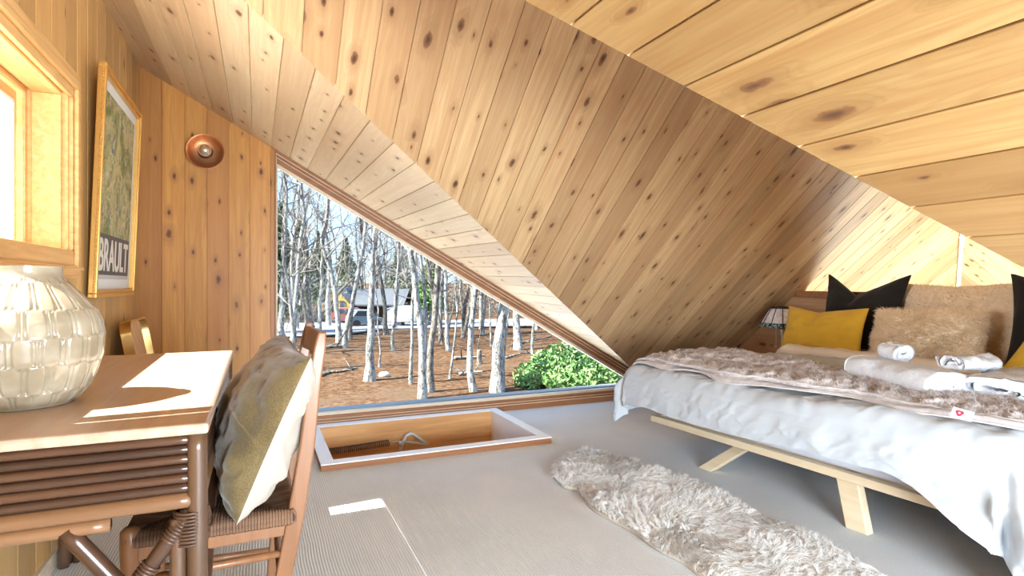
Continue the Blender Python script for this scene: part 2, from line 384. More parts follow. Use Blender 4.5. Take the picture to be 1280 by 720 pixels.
# gable wall
GX = .118
zt = lambda x: P1z(x, YG)+.04
struct(planks('wall_back', [[(XW-.1, YG, -.02), (GX, YG, -.02), (GX, YG, zt(GX)), (XW-.1, YG, zt(XW-.1))]], (0, YG, 0), (1, 0, 0), (0, 0, 1), (0, -1, 0), .131, .336, M_WB))
# rear gable (behind the camera) with its own triangular window
fr = lambda x: P3z(x)+.04
struct(planks('wall_front', [[(XW-.1, YR, -.02), (.1, YR, -.02), (.1, YR, fr(.1)), (XW-.1, YR, fr(XW-.1))], [(.1, YR, -.02), (3.6, YR, -.02), (3.6, YR, .1), (.1, YR, .1)],
                               [(2.6, YR, .1), (3.6, YR, .1), (3.6, YR, .12), (2.6, YR, P3z(2.6)+.04)]], (0, YR, 0), (-1, 0, 0), (0, 0, 1), (0, 1, 0), .118, .12, M_WB))
# floor with the hatch hole and, beyond the partition, the stair opening
HX0, HX1, HY0, HY1 = .385, 1.715, 3.42, 4.27
SX0, SX1, SY0, SY1 = 4.72, 6.3, 1.0, 3.2
fl = MB(); yr_, yg_ = YR-.1, YG+.32; xw_, xe_ = XW-.1, 8.6
for (x0, x1, y0, y1) in ((xw_, HX0, yr_, yg_), (HX0, HX1, yr_, HY0), (HX0, HX1, HY1, yg_), (HX1, SX0, yr_, yg_), (SX0, SX1, yr_, SY0), (SX0, SX1, SY1, yg_), (SX1, xe_, yr_, yg_)):
    fl.bx(x0, x1, y0, y1, -.12, 0)
struct(fl.build('floor', M_CARPET))
sh = MB()
for (x0, x1, y0, y1) in ((SX0-.02, SX0, SY0, SY1), (SX1, SX1+.02, SY0, SY1), (SX0, SX1, SY0-.02, SY0), (SX0, SX1, SY1, SY1+.02)): sh.bx(x0, x1, y0, y1, -1.2, -.12)
struct(sh.build('trim_2', M_WHITEPAINT))
# low partition behind the bed with cap rail
XP = 4.2
yl = (CP-.96)/KP; y0p = .55
struct(planks('wall_right', [[(XP, y0p, 0), (XP, y0p, .93), (XP, (CP-.93)/KP, .93), (XP, CP/KP, 0)]], (XP, 0, 0), (0, 0, 1), (0, -1, 0), (-1, 0, 0), .14, .1, M_PART, back=.06))
cp = MB(); cp.bx(XP-.035, XP+.075, y0p, yl-.02, .932, .985); struct(cp.build('trim_3', M_TRIM, None, False, .004))
# baseboard on the window wall
bb = MB(); bb.bx(XW, XW+.012, -.9, YG, 0, .06); struct(bb.build('baseboard_left', M_LIGHTEDGE))
# ---------------------------------------------------------------- triangular gable window
def inset(poly, d):
    n = len(poly); out = []
    for i in range(n):
        p0, p1, p2 = (np.array(poly[(i+k) % n], float) for k in (-1, 0, 1))
        e1 = p1-p0; e1 /= np.linalg.norm(e1); e2 = p2-p1; e2 /= np.linalg.norm(e2)
        m1 = np.array([-e1[1], e1[0]]); m2 = np.array([-e2[1], e2[0]])
        A = np.stack([m1, m2]); b = np.array([m1@(p1), m2@(p1)])+np.array([d[(i-1) % n], d[i]])
        out.append(np.linalg.solve(A, b))
    return out
def ring(mb, outer, inner, y0, y1, mi=0):
    n = len(outer)
    V = [(p[0], y, p[1]) for y in (y0, y1) for L in (outer, inner) for p in L]
    F = []
    for i in range(n):
        j = (i+1) % n
        F += [(i, j, n+j, n+i), (2*n+i, 3*n+i, 3*n+j, 2*n+j), (i, 2*n+i, 2*n+j, j), (n+i, n+j, 3*n+j, 3*n+i)]
    mb.add(V, F, mi)
zs = lambda x: P1z(x, YG)+.02
xend = 3.50
tri = [(GX, -.005), (xend, -.005), (xend, max(zs(xend), .01)), (GX, zs(GX))]      # ccw in x,z
def lay(ds): return inset(tri, ds)
w1 = thing('window_1', None, None); struct(w1)
a0 = tri; a1 = lay((.045, .0, .035, .006)); a2 = lay((.062, .0, .055, .010)); a3 = lay((.085, .0, .085, .014)); a4 = lay((.105, 0, .105, .018))
m = MB(); ring(m, a0, a1, YG-.018, YG+.1); m.build('window_frame', M_TRIM, w1, False, .002)
m = MB(); ring(m, a1, a2, YG+.002, YG+.1); m.build('window_stop', M_TRIM, w1, False, .002)
m = MB(); ring(m, a2, a3, YG+.022, YG+.1); m.build('window_stop', M_TRIM, w1, False, .002)
# thin pale strips between the mouldings
m = MB(); ring(m, lay((.043, 0, .033, .005)), lay((.049, 0, .039, .008)), YG-.004, YG+.03); ring(m, lay((.060, 0, .053, .009)), lay((.065, 0, .058, .012)), YG+.012, YG+.03)
m.build('pale_bead', M_LIGHTEDGE, w1)
m = MB(); ring(m, a3, a4, YG+.05, YG+.09); m.build('glazing_bead', M_LIGHTEDGE, w1)
m = MB(); m.prism([(p[0], YG+.075, p[1]) for p in a3], (0, .006, 0)); m.build('pane', M_GLASS, w1)
m = MB(); m.bx(GX, xend, YG+.095, YG+.2, .03, .108); m.build('outer_sill', M_ALU, w1)
# ---------------------------------------------------------------- left window in a deep reveal
w2 = thing('window_2', None, None); struct(w2)
XG = -.845
def yz_ring(mb, y0, y1, z0, z1, t, x0, x1):
    mb.bx(x0, x1, y0, y1, z1-t, z1); mb.bx(x0, x1, y0, y1, z0, z0+t); mb.bx(x0, x1, y0, y0+t, z0+t, z1-t); mb.bx(x0, x1, y1-t, y1, z0+t, z1-t)
def reveal(t0, t1, x0, x1, mat, nm):
    m = MB(); yz_ring(m, WY0-.03+t0, WY1+.03-t0, WZ0-.03+t0, WZ1+.03-t0, t1, x0, x1); m.build(nm, mat, w2, False, .004)
reveal(0, .035, XG-.12, XW+.004, M_TRIMG, 'reveal_lining')
reveal(.035, .014, XW-.11, XW-.015, M_TRIMG, 'inner_stop')
reveal(.035, .022, XG+.018, XW-.125, M_TRIMG, 'outer_stop')
m = MB(); yz_ring(m, WY0-.09, WY1+.12, WZ0-.045, WZ1+.095, .115, XW, XW+.018); m.build('casing', M_TRIMG, w2, False, .004)
m = MB(); yz_ring(m, WY0-.03, WY1+.045, WZ0-.03, WZ1+.045, .03, XW+.018, XW+.034); m.build('casing_bead', M_TRIMG, w2, False, .004)
m = MB(); m.bx(XW-.2, XW+.03, WY0-.09, WY1+.12, WZ0-.012, WZ0+.008); m.build('window_sill', M_TRIMG, w2, False, .004)
gy = [WY0+.03, WY1-.03]
for k in (0,):
    m = MB(); yz_ring(m, gy[k], gy[k+1], WZ0+.03, WZ1-.03, .045, XG-.03, XG+.005); sa = m.build('sash', M_TRIMG, w2, False, .003)
    m = MB(); yz_ring(m, gy[k]+.045, gy[k+1]-.045, WZ0+.075, WZ1-.075, .012, XG-.012, XG+.012); m.build('white_sash_liner', M_WHITEPAINT, sa)
    m = MB(); m.bx(XG-.014, XG-.010, gy[k]+.045, gy[k+1]-.045, WZ0+.075, WZ1-.075); m.build('pane', M_GLASS, sa)
w3 = thing('window_3', None, None); struct(w3)
t3 = [(.1, .1), (2.6, .1), (2.6, P3z(2.6)-.05), (.1, P3z(.1)-.05)]
t3i = inset(t3, (.06, .06, .06, .06))
m = MB(); ring(m, t3, t3i, YR-.08, YR+.02); m.build('window_frame', M_TRIM, w3)
m = MB(); m.prism([(p[0], YR-.04, p[1]) for p in t3i], (0, -.006, 0)); m.build('pane', M_GLASS, w3)
# ================================================================ HATCH
hl = thing('ladder_hatch', 'open floor hatch with a white-topped wooden rim under the triangular window', 'hatch', (1.05, 3.85, 0))
def hring(mb, x0, x1, y0, y1, t, z0, z1):
    mb.bx(x0-t, x1+t, y0-t, y0, z0, z1); mb.bx(x0-t, x1+t, y1, y1+t, z0, z1); mb.bx(x0-t, x0, y0, y1, z0, z1); mb.bx(x1, x1+t, y0, y1, z0, z1)
m = MB(); hring(m, HX0, HX1, HY0, HY1, .057, 0.001, .034); m.build('rim', M_TRIM, hl)
m = MB(); hring(m, HX0+.016, HX1-.016, HY0+.016, HY1-.016, .075, .034, .042); m.build('white_cap', M_WHITEPAINT, hl, False, .002)
M_HL = wood_mat('hatch_lining_pine', (.74, .44, .20), (.56, .29, .11), 0, .6, .5)
for nm, (x0, x1, y0, y1) in {'a': (HX0, HX1, HY1-.014, HY1-.002), 'b': (HX0, HX1, HY0+.002, HY0+.014), 'c': (HX0+.002, HX0+.014, HY0+.014, HY1-.014), 'd': (HX1-.014, HX1-.002, HY0+.014, HY1-.014)}.items():
    for z0, z1 in ((-.13, .033), (-.28, -.131), (-.44, -.281)): m = MB(); m.bx(x0, x1, y0, y1, z0, z1); m.build('lining_board', M_WHITEPAINT if nm == 'd' else M_HL, hl, False, .001)
m = MB(); m.bx(HX0+.015, HX1-.015, HY0+.015, HY1-.015, -.44, -.42); m.build('trapdoor_panel', M_HL, hl)
m = MB(); hring(m, HX0, HX1, HY0, HY1, .03, -.46, -.121); m.bx(HX0, HX1, HY0, HY1, -.46, -.445); m.build('shaft_casing', M_HL, hl)
yy = HY1-.05
sp = [on_y(403, 566, yy), on_y(487, 553.5, yy)]; sp = [np.array(p) for p in sp]
d = sp[1]-sp[0]; L = np.linalg.norm(d); d /= L; nn = 420; ts = np.linspace(0, 1, nn); an = ts*2*PI*34
e2 = np.array([0, 1., 0]); e3 = np.cross(d, e2)
m = MB(); m.tube(sp[0]+np.outer(ts*L, d)+.022*np.cos(an)[:, None]*e2+.022*np.sin(an)[:, None]*e3, .0034, 5); so = m.build('coil_spring', M_SPRING, hl, True)
m = MB(); m.tube([sp[1], on_y(492, 552.5, yy), on_y(501, 551, yy)], .006, 8); m.build('spring_hook', M_STEEL, so, True)
arm = [on_y(x, y, yy-.02) for x, y in ((499, 572), (501, 560), (504, 551), (508, 544.5), (513, 542), (518, 543.5), (526, 549.5), (535, 556.5))]
m = MB(); m.tube(arm, .0125, 10); m.build('bent_lever_arm', M_STEEL, hl, True)
m = MB(); m.tube([on_y(503, 552, yy-.03), on_y(520, 553.5, yy-.03), on_y(534, 556.5, yy-.03)], .008, 8); m.build('lever_strut', M_STEEL, hl, True)
p = on_y(500.5, 554, yy-.02); m = MB(); m.lathe([(.0, .02), (.017, .02), (.017, -.02), (0, -.02)], p, 14, '-y'); m.build('pivot_bolt', M_STEEL, hl, True)
m = MB(); c = np.array((HX0+.05, HY0+.25, -.05)); m.box((HX0+.045, HY1-.07, -.13), (.09, .14, .02), np.array(Matrix.Rotation(.6, 3, 'Y'))); m.build('ladder_bracket', M_BEDWOOD, hl)
# ================================================================ DESK
DX0, DX1, DY0, DY1, DZ = -.672, -.088, 1.305, 2.68, .77
dk = thing('rattan_desk', 'long rattan desk with a wooden top against the window wall', 'desk', ((DX0+DX1)/2, (DY0+DY1)/2, 0))
m = MB(); m.bx(DX0, DX1, DY0, DY1, DZ-.022, DZ); m.build('tabletop', M_DESKTOP, dk, False, .006)
ax0, ax1, ay0, ay1 = DX0+.02, DX1-.022, DY0+.022, DY1-.022
rr = .0095
def pole(mb, a, b, r, n=10, nodes=True):
    a = np.array(a, float); b = np.array(b, float); L = np.linalg.norm(b-a); k = max(2, int(L/.03)); t = np.linspace(0, 1, k+1)
    R = np.full(k+1, r)
    if nodes: R = R*(1+.05*np.exp(-((t*L*3.1+hash((round(a[0]*99), round(a[2]*99))) % 7/7.) % 1-.5)**2/.004))
    mb.tube(a+np.outer(t, b-a), R, n)
for nm, (a, b) in {'front': ((ax0, ay0), (ax1, ay0)), 'side': ((ax1, ay0), (ax1, ay1)), 'back': ((ax0, ay1), (ax1, ay1)), 'wall': ((ax0, ay0), (ax0, ay1))}.items():
    m = MB(); md = MB()
    z = DZ-.034
    for i in range(6):
        (m if i % 2 else md).__class__
        pole(md if i % 2 else m, a+(z,), b+(z,), rr); z -= .0192
    m.build('reed_apron', M_RATTAN, dk, True); md.build('dark_reed_apron', M_RATTAND, dk, True)
    m = MB(); pole(m, a+(z-.006,), b+(z-.006,), .016, 12)
    q0 = tuple(np.array(a)+(np.array(b)-np.array(a))*.27)+(z-.034,); q1_ = tuple(np.array(a)+(np.array(b)-np.array(a))*.73)+(z-.034,)
    pole(m, q0, q1_, .014, 12)
    m.build('bottom_rail', M_RATTANL, dk, True)
    # crossed braces under this side
    A = np.array(a+(0,)); B = np.array(b+(0,)); D = B-A; m = MB()
    ln = np.linalg.norm(D)
    zt_ = z-.034
    for s0 in (0, 1):
        F = (lambda t: A+D*t) if s0 == 0 else (lambda t: B-D*t)
        up_ = F(.40); dn = F(.03); upz = zt_
        m = MB(); pole(m, (up_[0], up_[1], upz), (dn[0], dn[1], .30), .0165, 12); m.build('brace', M_RATTAND, dk, True); m = MB()
        st = F(.02); en = F(.245); pole(m, (st[0], st[1], z-.03), (en[0], en[1], zt_-.165), .0155, 12); m.build('brace', M_RATTAND, dk, True)
    for s0 in (0, 1):
        F = (lambda t: A+D*t) if s0 == 0 else (lambda t: B-D*t)
        st = F(.02); en = F(.245); p0 = np.array((st[0], st[1], z-.03)); p1 = np.array((en[0], en[1], zt_-.165)); dd = p1-p0
        for t0, t1 in ((.02, .32), (.55, .98)):
            m = MB(); k = int(np.linalg.norm(dd)*(t1-t0)/.0065)
            for i in range(k):
                t = t0+(t1-t0)*(i+.5)/k; c = p0+dd*t; e = dd/np.linalg.norm(dd)*.003
                m.tube([c-e, c-e*.3, c+e*.3, c+e], [.0175, .0192, .0192, .0175], 12, False)
            m.build('brace_binding', M_WRAP, dk, True)
for (x, y, sx, sy) in ((ax0, ay0, 1, 1), (ax1, ay0, -1, 1), (ax1, ay1, -1, -1), (ax0, ay1, 1, -1)):
    m = MB(); pole(m, (x, y, 0), (x, y, DZ-.022), .019, 14); pole(m, (x+sx*.0, y+sy*.036, 0), (x, y+sy*.036, DZ-.15), .017, 12); pole(m, (x+sx*.034, y, 0), (x+sx*.034, y, DZ-.19), .015, 12)
    lg = m.build('leg', M_RATTANV, dk, True)
    for z0, z1 in ((DZ-.245, DZ-.17), (.29, .33)):
        m = MB(); k = int((z1-z0)/.007)
        for i in range(k):
            zz = z0+(i+.5)*.007; ang = np.linspace(0, 2*PI, 25)
            loop = np.stack([x+sx*.012+(.030*np.cos(ang)), y+sy*.014+(.034*np.sin(ang)), np.full(25, zz)], 1)
            m.tube(loop, .0034, 5, False)
        m.build('leg_binding', M_WRAP, lg, True)
# ================================================================ VASE
def vase():
    c = np.array((-.49, 1.68, DZ)); hh = .318
    prof = [(.0, .090), (.03, .102), (.10, .118), (.2, .132), (.34, .145), (.5, .149), (.60, .144), (.68, .133), (.76, .113), (.84, .090), (.90, .074), (.95, .068), (1., .070)]
    T = np.array([p[0] for p in prof]); R = np.array([p[1] for p in prof])
    nz, na = 190, 288
    t = np.linspace(0, 1, nz); r = np.interp(t, T, R); ker = np.ones(7)/7; r = np.convolve(np.pad(r, 3, 'edge'), ker, 'valid')
    th = np.arange(na)*2*PI/na
    TT, TH = np.meshgrid(t, th, indexing='ij')
    cols = 19; rows = 2.6
    best = np.full(TT.shape, -9.)
    for par in (0, 1):
        a = ((TH/(2*PI)*cols+.5*par) % 1)-.5
        b0_ = ((TT*rows+.5*par+.12) % 1)-.5
        for b in (b0_, b0_-1):
            hw, hb, rc = .385, .275, .20                 # paddle with a rounded outline
            qx = np.abs(a)-hw+rc; qy = (np.abs(b-.16)-hb+rc*.9)
            pd = np.hypot(np.maximum(qx, 0), np.maximum(qy, 0))+np.minimum(np.maximum(qx, qy), 0)-rc
            stem = np.maximum(np.abs(a)-.085, np.abs(b+.42)-.40)
            best = np.maximum(best, -np.minimum(pd, stem))
    pad = sst(-.045, .06, best)
    amp = .011*sst(0., .06, TT)*(1-sst(.86, .93, TT))
    rr_ = r[:, None]+amp*(pad-.6)
    V = np.stack([c[0]+rr_*np.cos(TH), c[1]+rr_*np.sin(TH), c[2]+TT*hh+.001], -1)
    V = np.transpose(V, (1, 0, 2))
    m = MB(); m.grid(V, 0, True)
    inner = [(.070, hh), (.063, hh-.004), (.060, hh*.92), (.075, hh*.84), (.10, hh*.74), (.13, hh*.4), (.1, .02), (.001, .012)]
    m.lathe([(a, b+.001) for a, b in inner], c, 48); m.lathe([(.001, .0), (.088, .0)], c+np.array((0, 0, .001)), 48)
    return m
def ceramic():
    m = NT('glazed_cream_ceramic'); g = m.noise(m.obj(), 16., 3.)
    r = m.set(m.mix(m.ramp(g, .35, .7), (.30, .255, .18), (.40, .355, .27)), .14, 0., .6); m.bsdf.inputs['Coat Weight'].default_value = .6; m.bsdf.inputs['Coat Roughness'].default_value = .06
    return r
tag(vase().build('ceramic_vase', ceramic(), None, True), 'round cream ceramic vase with raised scale pattern on the rattan desk', 'vase')
# ================================================================ FRAMED POSTER
pb, pt = .985, 2.03; py0, py1 = 3.06, 3.93; xb, xt = XW+.012, XW+.052
pf = thing('framed_poster', 'gilt-framed tall poster lettered BRAULT on the window wall', 'picture', (XW, (py0+py1)/2, pb))
up_v = np.array((xt-xb, 0, pt-pb)); PHt = np.linalg.norm(up_v); up_v /= PHt; nv = np.array((up_v[2], 0, -up_v[0])); PW = py1-py0
RM = np.stack([np.array((0, 1., 0)), up_v, nv], 1)      # local x along wall, y up, z out
def P3(u, v, d=0): return np.array((xb, py0, pb))+np.array((0, u, 0))+up_v*v+nv*d
def lbox(mb, u0, u1, v0, v1, d0, d1): mb.box(P3((u0+u1)/2, (v0+v1)/2, (d0+d1)/2), (u1-u0, v1-v0, d1-d0), RM)
fw = .036
def lring(mb, i0, i1, d0, d1):
    lbox(mb, i0, PW-i0, i0, i1, d0, d1); lbox(mb, i0, PW-i0, PHt-i1, PHt-i0, d0, d1); lbox(mb, i0, i1, i1, PHt-i1, d0, d1); lbox(mb, PW-i1, PW-i0, i1, PHt-i1, d0, d1)
m = MB(); lring(m, 0, fw*.55, 0, .034); lring(m, fw*.5, fw, 0, .027)
fo = m.build('gilt_frame', M_GOLD, pf, False, .004)
for u in (.0, PW):
    m = MB()
    for v in np.arange(.01, PHt-.005, .0125): m.sphere(P3(u, v, .022), .0048, 6, 5)
    m.build('beaded_edge', M_GOLD, fo, True)
m = MB(); lbox(m, fw-.004, PW-fw+.004, fw-.004, PHt-fw+.004, .004, .008); m.build('mat_board', plain('white_mat_board', (.80, .80, .80), .8, nz=.02), pf)
def art():
    m = NT('abstract_painted_print'); o = m.obj(); x, y, z = m.sep(o)
    a = m.noise(o, 4.5, 5., .65, 1.6); b = m.noise(o, 9., 5., .7, 2.4); c_ = m.noise(o, 17., 4., .7, 2.)
    c = m.mix(m.ramp(a, .36, .62), (.15, .20, .07), (.50, .47, .25))
    c = m.mix(m.math('MULTIPLY', m.ramp(b, .52, .63), .8), c, (.62, .57, .44))
    c = m.mix(m.math('MULTIPLY', m.ramp(c_, .57, .65), .9), c, (.58, .27, .09))
    c = m.mix(m.math('MULTIPLY', m.ramp(m.noise(m.comb(x, m.math('ADD', y, 5.), z), 11., 3., .6, 2.), .60, .66), .9), c, (.12, .16, .34))
    c = m.mix(m.math('MULTIPLY', m.ramp(m.noise(m.comb(x, m.math('ADD', y, 9.), z), 14., 3., .6, 2.), .62, .68), .8), c, (.74, .69, .58))
    return m.set(c, .55, 0., .3)
iu0, iu1 = fw+.045, PW-fw-.045
m = MB(); lbox(m, iu0, iu1, .30, PHt-fw-.05, .008, .0095); m.build('abstract_print', art(), pf)
m = MB(); lbox(m, iu0, iu1, .105, .30, .008, .0095); bd = m.build('title_band', plain('dark_grey_ink', (.105, .095, .095), .6, nz=.1), pf)
m = MB(); lbox(m, iu0, iu1, .085, .105, .008, .0095); m.build('imprint_strip', plain('pale_grey_ink', (.55, .55, .58), .6), pf)
def text_mesh(name, s, size, width, mat, parent, place, bold=.0):
    cu = bpy.data.curves.new(name, 'FONT'); cu.body = s; cu.size = size; cu.align_x = 'CENTER'; cu.align_y = 'BOTTOM_BASELINE'; cu.extrude = .0006; cu.offset = bold
    o = bpy.data.objects.new(name+'_src', cu); COL.objects.link(o)
    dg = bpy.context.evaluated_depsgraph_get(); me = bpy.data.meshes.new_from_object(o.evaluated_get(dg)); bpy.data.objects.remove(o)
    co = np.zeros(len(me.vertices)*3); me.vertices.foreach_get('co', co); co = co.reshape(-1, 3)
    w = co[:, 0].max()-co[:, 0].min(); co[:, 0] *= width/w
    co = np.array([place(*p) for p in co]); me.vertices.foreach_set('co', co.ravel()); me.materials.append(mat); me.update()
    t = bpy.data.objects.new(name, me); COL.objects.link(t); t.parent = parent; t.matrix_parent_inverse = Matrix.Translation(-pf.location)
    return t
text_mesh('title_lettering', 'BRAULT', .215, (iu1-iu0)*.90, plain('cream_ink', (.78, .75, .70), .6, nz=.03), pf, lambda x, y, z: P3((iu0+iu1)/2-(-x), .128+y, .0102+z), .004)
# ================================================================ MIRROR IN THE CORNER
mr = thing('framed_mirror', 'rounded brass-edged mirror leaning in the corner behind the desk', 'mirror', (-.55, 3.75, 0))
def rrect(w, h, r, n=8):
    P = []
    for cx, cy, a0 in ((w/2-r, h/2-r, 0), (-w/2+r, h/2-r, 90), (-w/2+r, -h/2+r, 180), (w/2-r, -h/2+r, 270)):
        for k in range(n+1): a = math.radians(a0+90*k/n); P.append((cx+r*math.cos(a), cy+r*math.sin(a)))
    return P
mt_, mw_, mh_ = np.array((-.655, 3.80, .845)), .52, .87
mb_ = np.array((-.50, 3.80, .004)); uu = (mt_-mb_)/np.linalg.norm(mt_-mb_); mh_ = np.linalg.norm(mt_-mb_); rotz = -.0
ua = np.array((math.sin(rotz), math.cos(rotz), 0)); nn_ = np.cross(ua, uu); ctr = (mt_+mb_)/2
def mp(u, v, d): return ctr+ua*u+uu*v+nn_*d
so, si = rrect(mw_, mh_, .075), rrect(mw_-.024, mh_-.024, .065)
m = MB(); k = len(so)
V = [mp(u, v, d) for d, L in ((.0, so), (.05, so), (.05, si), (.03, si)) for u, v in L]
m.add(V, [(r*k+i, r*k+(i+1) % k, (r+1)*k+(i+1) % k, (r+1)*k+i) for r in range(3) for i in range(k)]); m.build('brass_rim', M_BRASS, mr)
m = MB(); m.prism([mp(u, v, .0) for u, v in si], nn_*.032); m.build('mirror_plate', M_MIRROR, mr)
# ================================================================ WALL LAMP
wc = on_y(257, 190, YG-.03); wc = np.array((wc[0], YG-.002, wc[2]))
sc = thing('wall_lamp', 'copper dish wall lamp with a bare bulb on the cedar gable wall', 'lamp', wc)
m = MB(); m.lathe([(.0, .012), (.045, .010), (.075, .018), (.100, .034), (.114, .050), (.116, .050), (.102, .030), (.076, .010), (.045, .003), (0, .003)], wc, 56, '-y'); m.build('copper_dish', M_COPPER, sc, True)
m = MB(); m.lathe([(.044, .012), (.047, .016), (.045, .050), (.036, .056), (.030, .056)], wc, 32, '-y'); m.build('socket', M_DARK, sc, True)
m = MB(); m.lathe([(.015, .045), (.020, .055), (.034, .066), (.041, .082), (.040, .098), (.031, .112), (.016, .120), (.001, .122)], wc, 32, '-y'); m.build('bulb', M_BULB, sc, True)
# ================================================================ CHAIR
ch = thing('dining_chair', 'beech ladder-back chair with a rush seat drawn up to the desk', 'chair', (-.08, 1.75, 0))
cy0, cy1 = 1.56, 1.96
def post_x(z): return np.interp(z, [0, .32, .47, .63, .8, .93], [.030, .058, .086, .112, .130, .150])
for y in (cy0, cy1):
    zs_ = np.linspace(0, .925, 24); pts = np.array([(post_x(z)+.005, y, z) for z in zs_])
    m = MB(); V = []
    for i, p in enumerate(pts):
        z = zs_[i]; hw = .0135; hd = np.interp(z, [0, .45, .93], [.017, .021, .0145])
        rnd = .7 if i == len(pts)-1 else 1
        V.append([(p[0]-hd*rnd, p[1]-hw*rnd, p[2]), (p[0]+hd*rnd, p[1]-hw*rnd, p[2]), (p[0]+hd*rnd, p[1]+hw*rnd, p[2]), (p[0]-hd*rnd, p[1]+hw*rnd, p[2])])
    V = np.array(V); n_ = len(V)
    F = [(i*4+j, i*4+(j+1) % 4, (i+1)*4+(j+1) % 4, (i+1)*4+j) for i in range(n_-1) for j in range(4)]+[(0, 3, 2, 1), tuple((n_-1)*4+j for j in range(4))]
    m.add(V.reshape(-1, 3), F); m.build('rear_leg', M_CHAIR, ch, False, .005, 0, 3)
def slat(z0, z1, nm):
    m = MB(); ys = np.linspace(cy0+.008, cy1-.008, 14); V = []
    for y in ys:
        b = .018*(1-((y-(cy0+cy1)/2)/((cy1-cy0)/2))**2)
        zt2 = z1+.0*b
        V.append([(post_x(z0)+b-.006, y, z0), (post_x(z1)+b-.006, y, zt2), (post_x(z1)+b+.010, y, zt2), (post_x(z0)+b+.010, y, z0)])
    V = np.array(V); n_ = len(V)
    m.add(V.reshape(-1, 3), [(i*4+j, i*4+(j+1) % 4, (i+1)*4+(j+1) % 4, (i+1)*4+j) for i in range(n_-1) for j in range(4)]+[(0, 3, 2, 1), tuple((n_-1)*4+j for j in range(4))])
    m.build(nm, M_CHAIR, ch, False, .003)
slat(.845, .912, 'top_rail'); slat(.66, .72, 'back_slat')
fx = -.262
for y in (cy0-.012, cy1+.012):
    m = MB(); m.tube([(fx, y, 0), (fx, y, .2), (fx, y, .40), (fx, y, .455), (fx, y, .488), (fx, y, .497)], [.014, .017, .019, .021, .020, .012], 14); m.build('front_leg', M_CHAIR, ch, True)
def rail(a, b, w, t, nm): m = MB(); m.beam(a, b, t, w) ; m.build(nm, M_CHAIR, ch, False, .003)
for y0_, y1_ in ((cy0-.012, cy0), (cy1+.012, cy1)): rail((fx, y0_, .435), (post_x(.435), y1_, .435), .034, .018, 'seat_rail')
rail((fx, cy0, .435), (fx, cy1, .435), .034, .018, 'seat_rail'); rail((.075, cy0, .435), (.075, cy1, .435), .034, .018, 'seat_rail')
for z in (.372, .215):
    for y0_, y1_ in ((cy0-.012, cy0), (cy1+.012, cy1)): m = MB(); m.tube([(fx, y0_, z), ((fx+.04)/2, (y0_+y1_)/2, z), (post_x(z), y1_, z)], [.0085, .0105, .0085], 10); m.build('stretcher', M_CHAIR, ch, True)
for z in (.30, .17): m = MB(); m.tube([(fx, cy0, z), (fx, (cy0+cy1)/2, z), (fx, cy1, z)], [.0085, .0105, .0085], 10); m.build('stretcher', M_CHAIR, ch, True)
m = MB(); m.tube([(post_x(.3), cy0, .3), (post_x(.3), 1.75, .3), (post_x(.3), cy1, .3)], [.0085, .0105, .0085], 10); m.build('stretcher', M_CHAIR, ch, True)
# rush seat: four triangles of cords meeting at the centre
m = MB(); sx0, sx1, sy0, sy1 = fx-.008, .082, cy0-.022, cy1+.022; cxm, cym = (sx0+sx1)/2, (sy0+sy1)/2; K = 26
def zc(u): return .482-.014*u
for k in range(K):
    t = (k+.5)/K
    xA, xB = sx0+(cxm-sx0)*t, sx1+(cxm-sx1)*t; yA, yB = sy0+(cym-sy0)*t, sy1+(cym-sy1)*t
    for a, b, e in (((xA, sy0), (xA, yA), 0), ((xB, sy0), (xB, yA), 0), ((xA, sy1), (xA, yB), 0), ((xB, sy1), (xB, yB), 0), ((sx0, yA), (xA, yA), 1), ((sx0, yB), (xA, yB), 1), ((sx1, yA), (xB, yA), 1), ((sx1, yB), (xB, yB), 1)):
        a = np.array(a); b = np.array(b); dirv = a-b; L_ = np.linalg.norm(dirv); dirv = dirv/max(L_, 1e-6)
        out = a+dirv*.006
        pts = [(*(a-dirv*.01), .448), (*out, .456), (*out, .474), (*a, .484), (*b, zc(t))]
        m.tube(pts, .0042+.0006*math.sin(k*3.1), 6, True)
m.build('rush_seat', M_RUSH, ch, True)
# ================================================================ PILLOWS
def pillow_verts(w, h, t, n=40, chop=0., pinch=.10, crown=1., seed=0, wr=.006):
    u = np.sin(np.linspace(-PI/2, PI/2, n)); U, V = np.meshgrid(u, u, indexing='ij')
    pu = pinch*(1-V**2); pv = pinch*(1-U**2)
    X = U*w/2*(1-pu*np.abs(U)**1.5*.9); Y = V*h/2*(1-pv*np.abs(V)**1.5*.9)
    th = ((1-np.abs(U)**2.6)*(1-np.abs(V)**2.6))**.55
    if chop:
        g = np.maximum(0, 1-np.abs(U+.18)/(.95+.18*np.sign(U+.18)))**1.25*sst(-.3, 1., V); Y = Y-chop*g*h
        th = th*(1-.55*np.exp(-((U+.18)/.16)**2)*sst(.0, .9, V))
    nz = fbm(U*2.2+seed*3.1, V*2.2, 0, seed)*wr+fbm(U*5+seed, V*5, 2, seed+5)*wr*.5
    nz = nz*np.clip(th*t/.05, 0, 1)
    return X, Y, th*t/2, nz
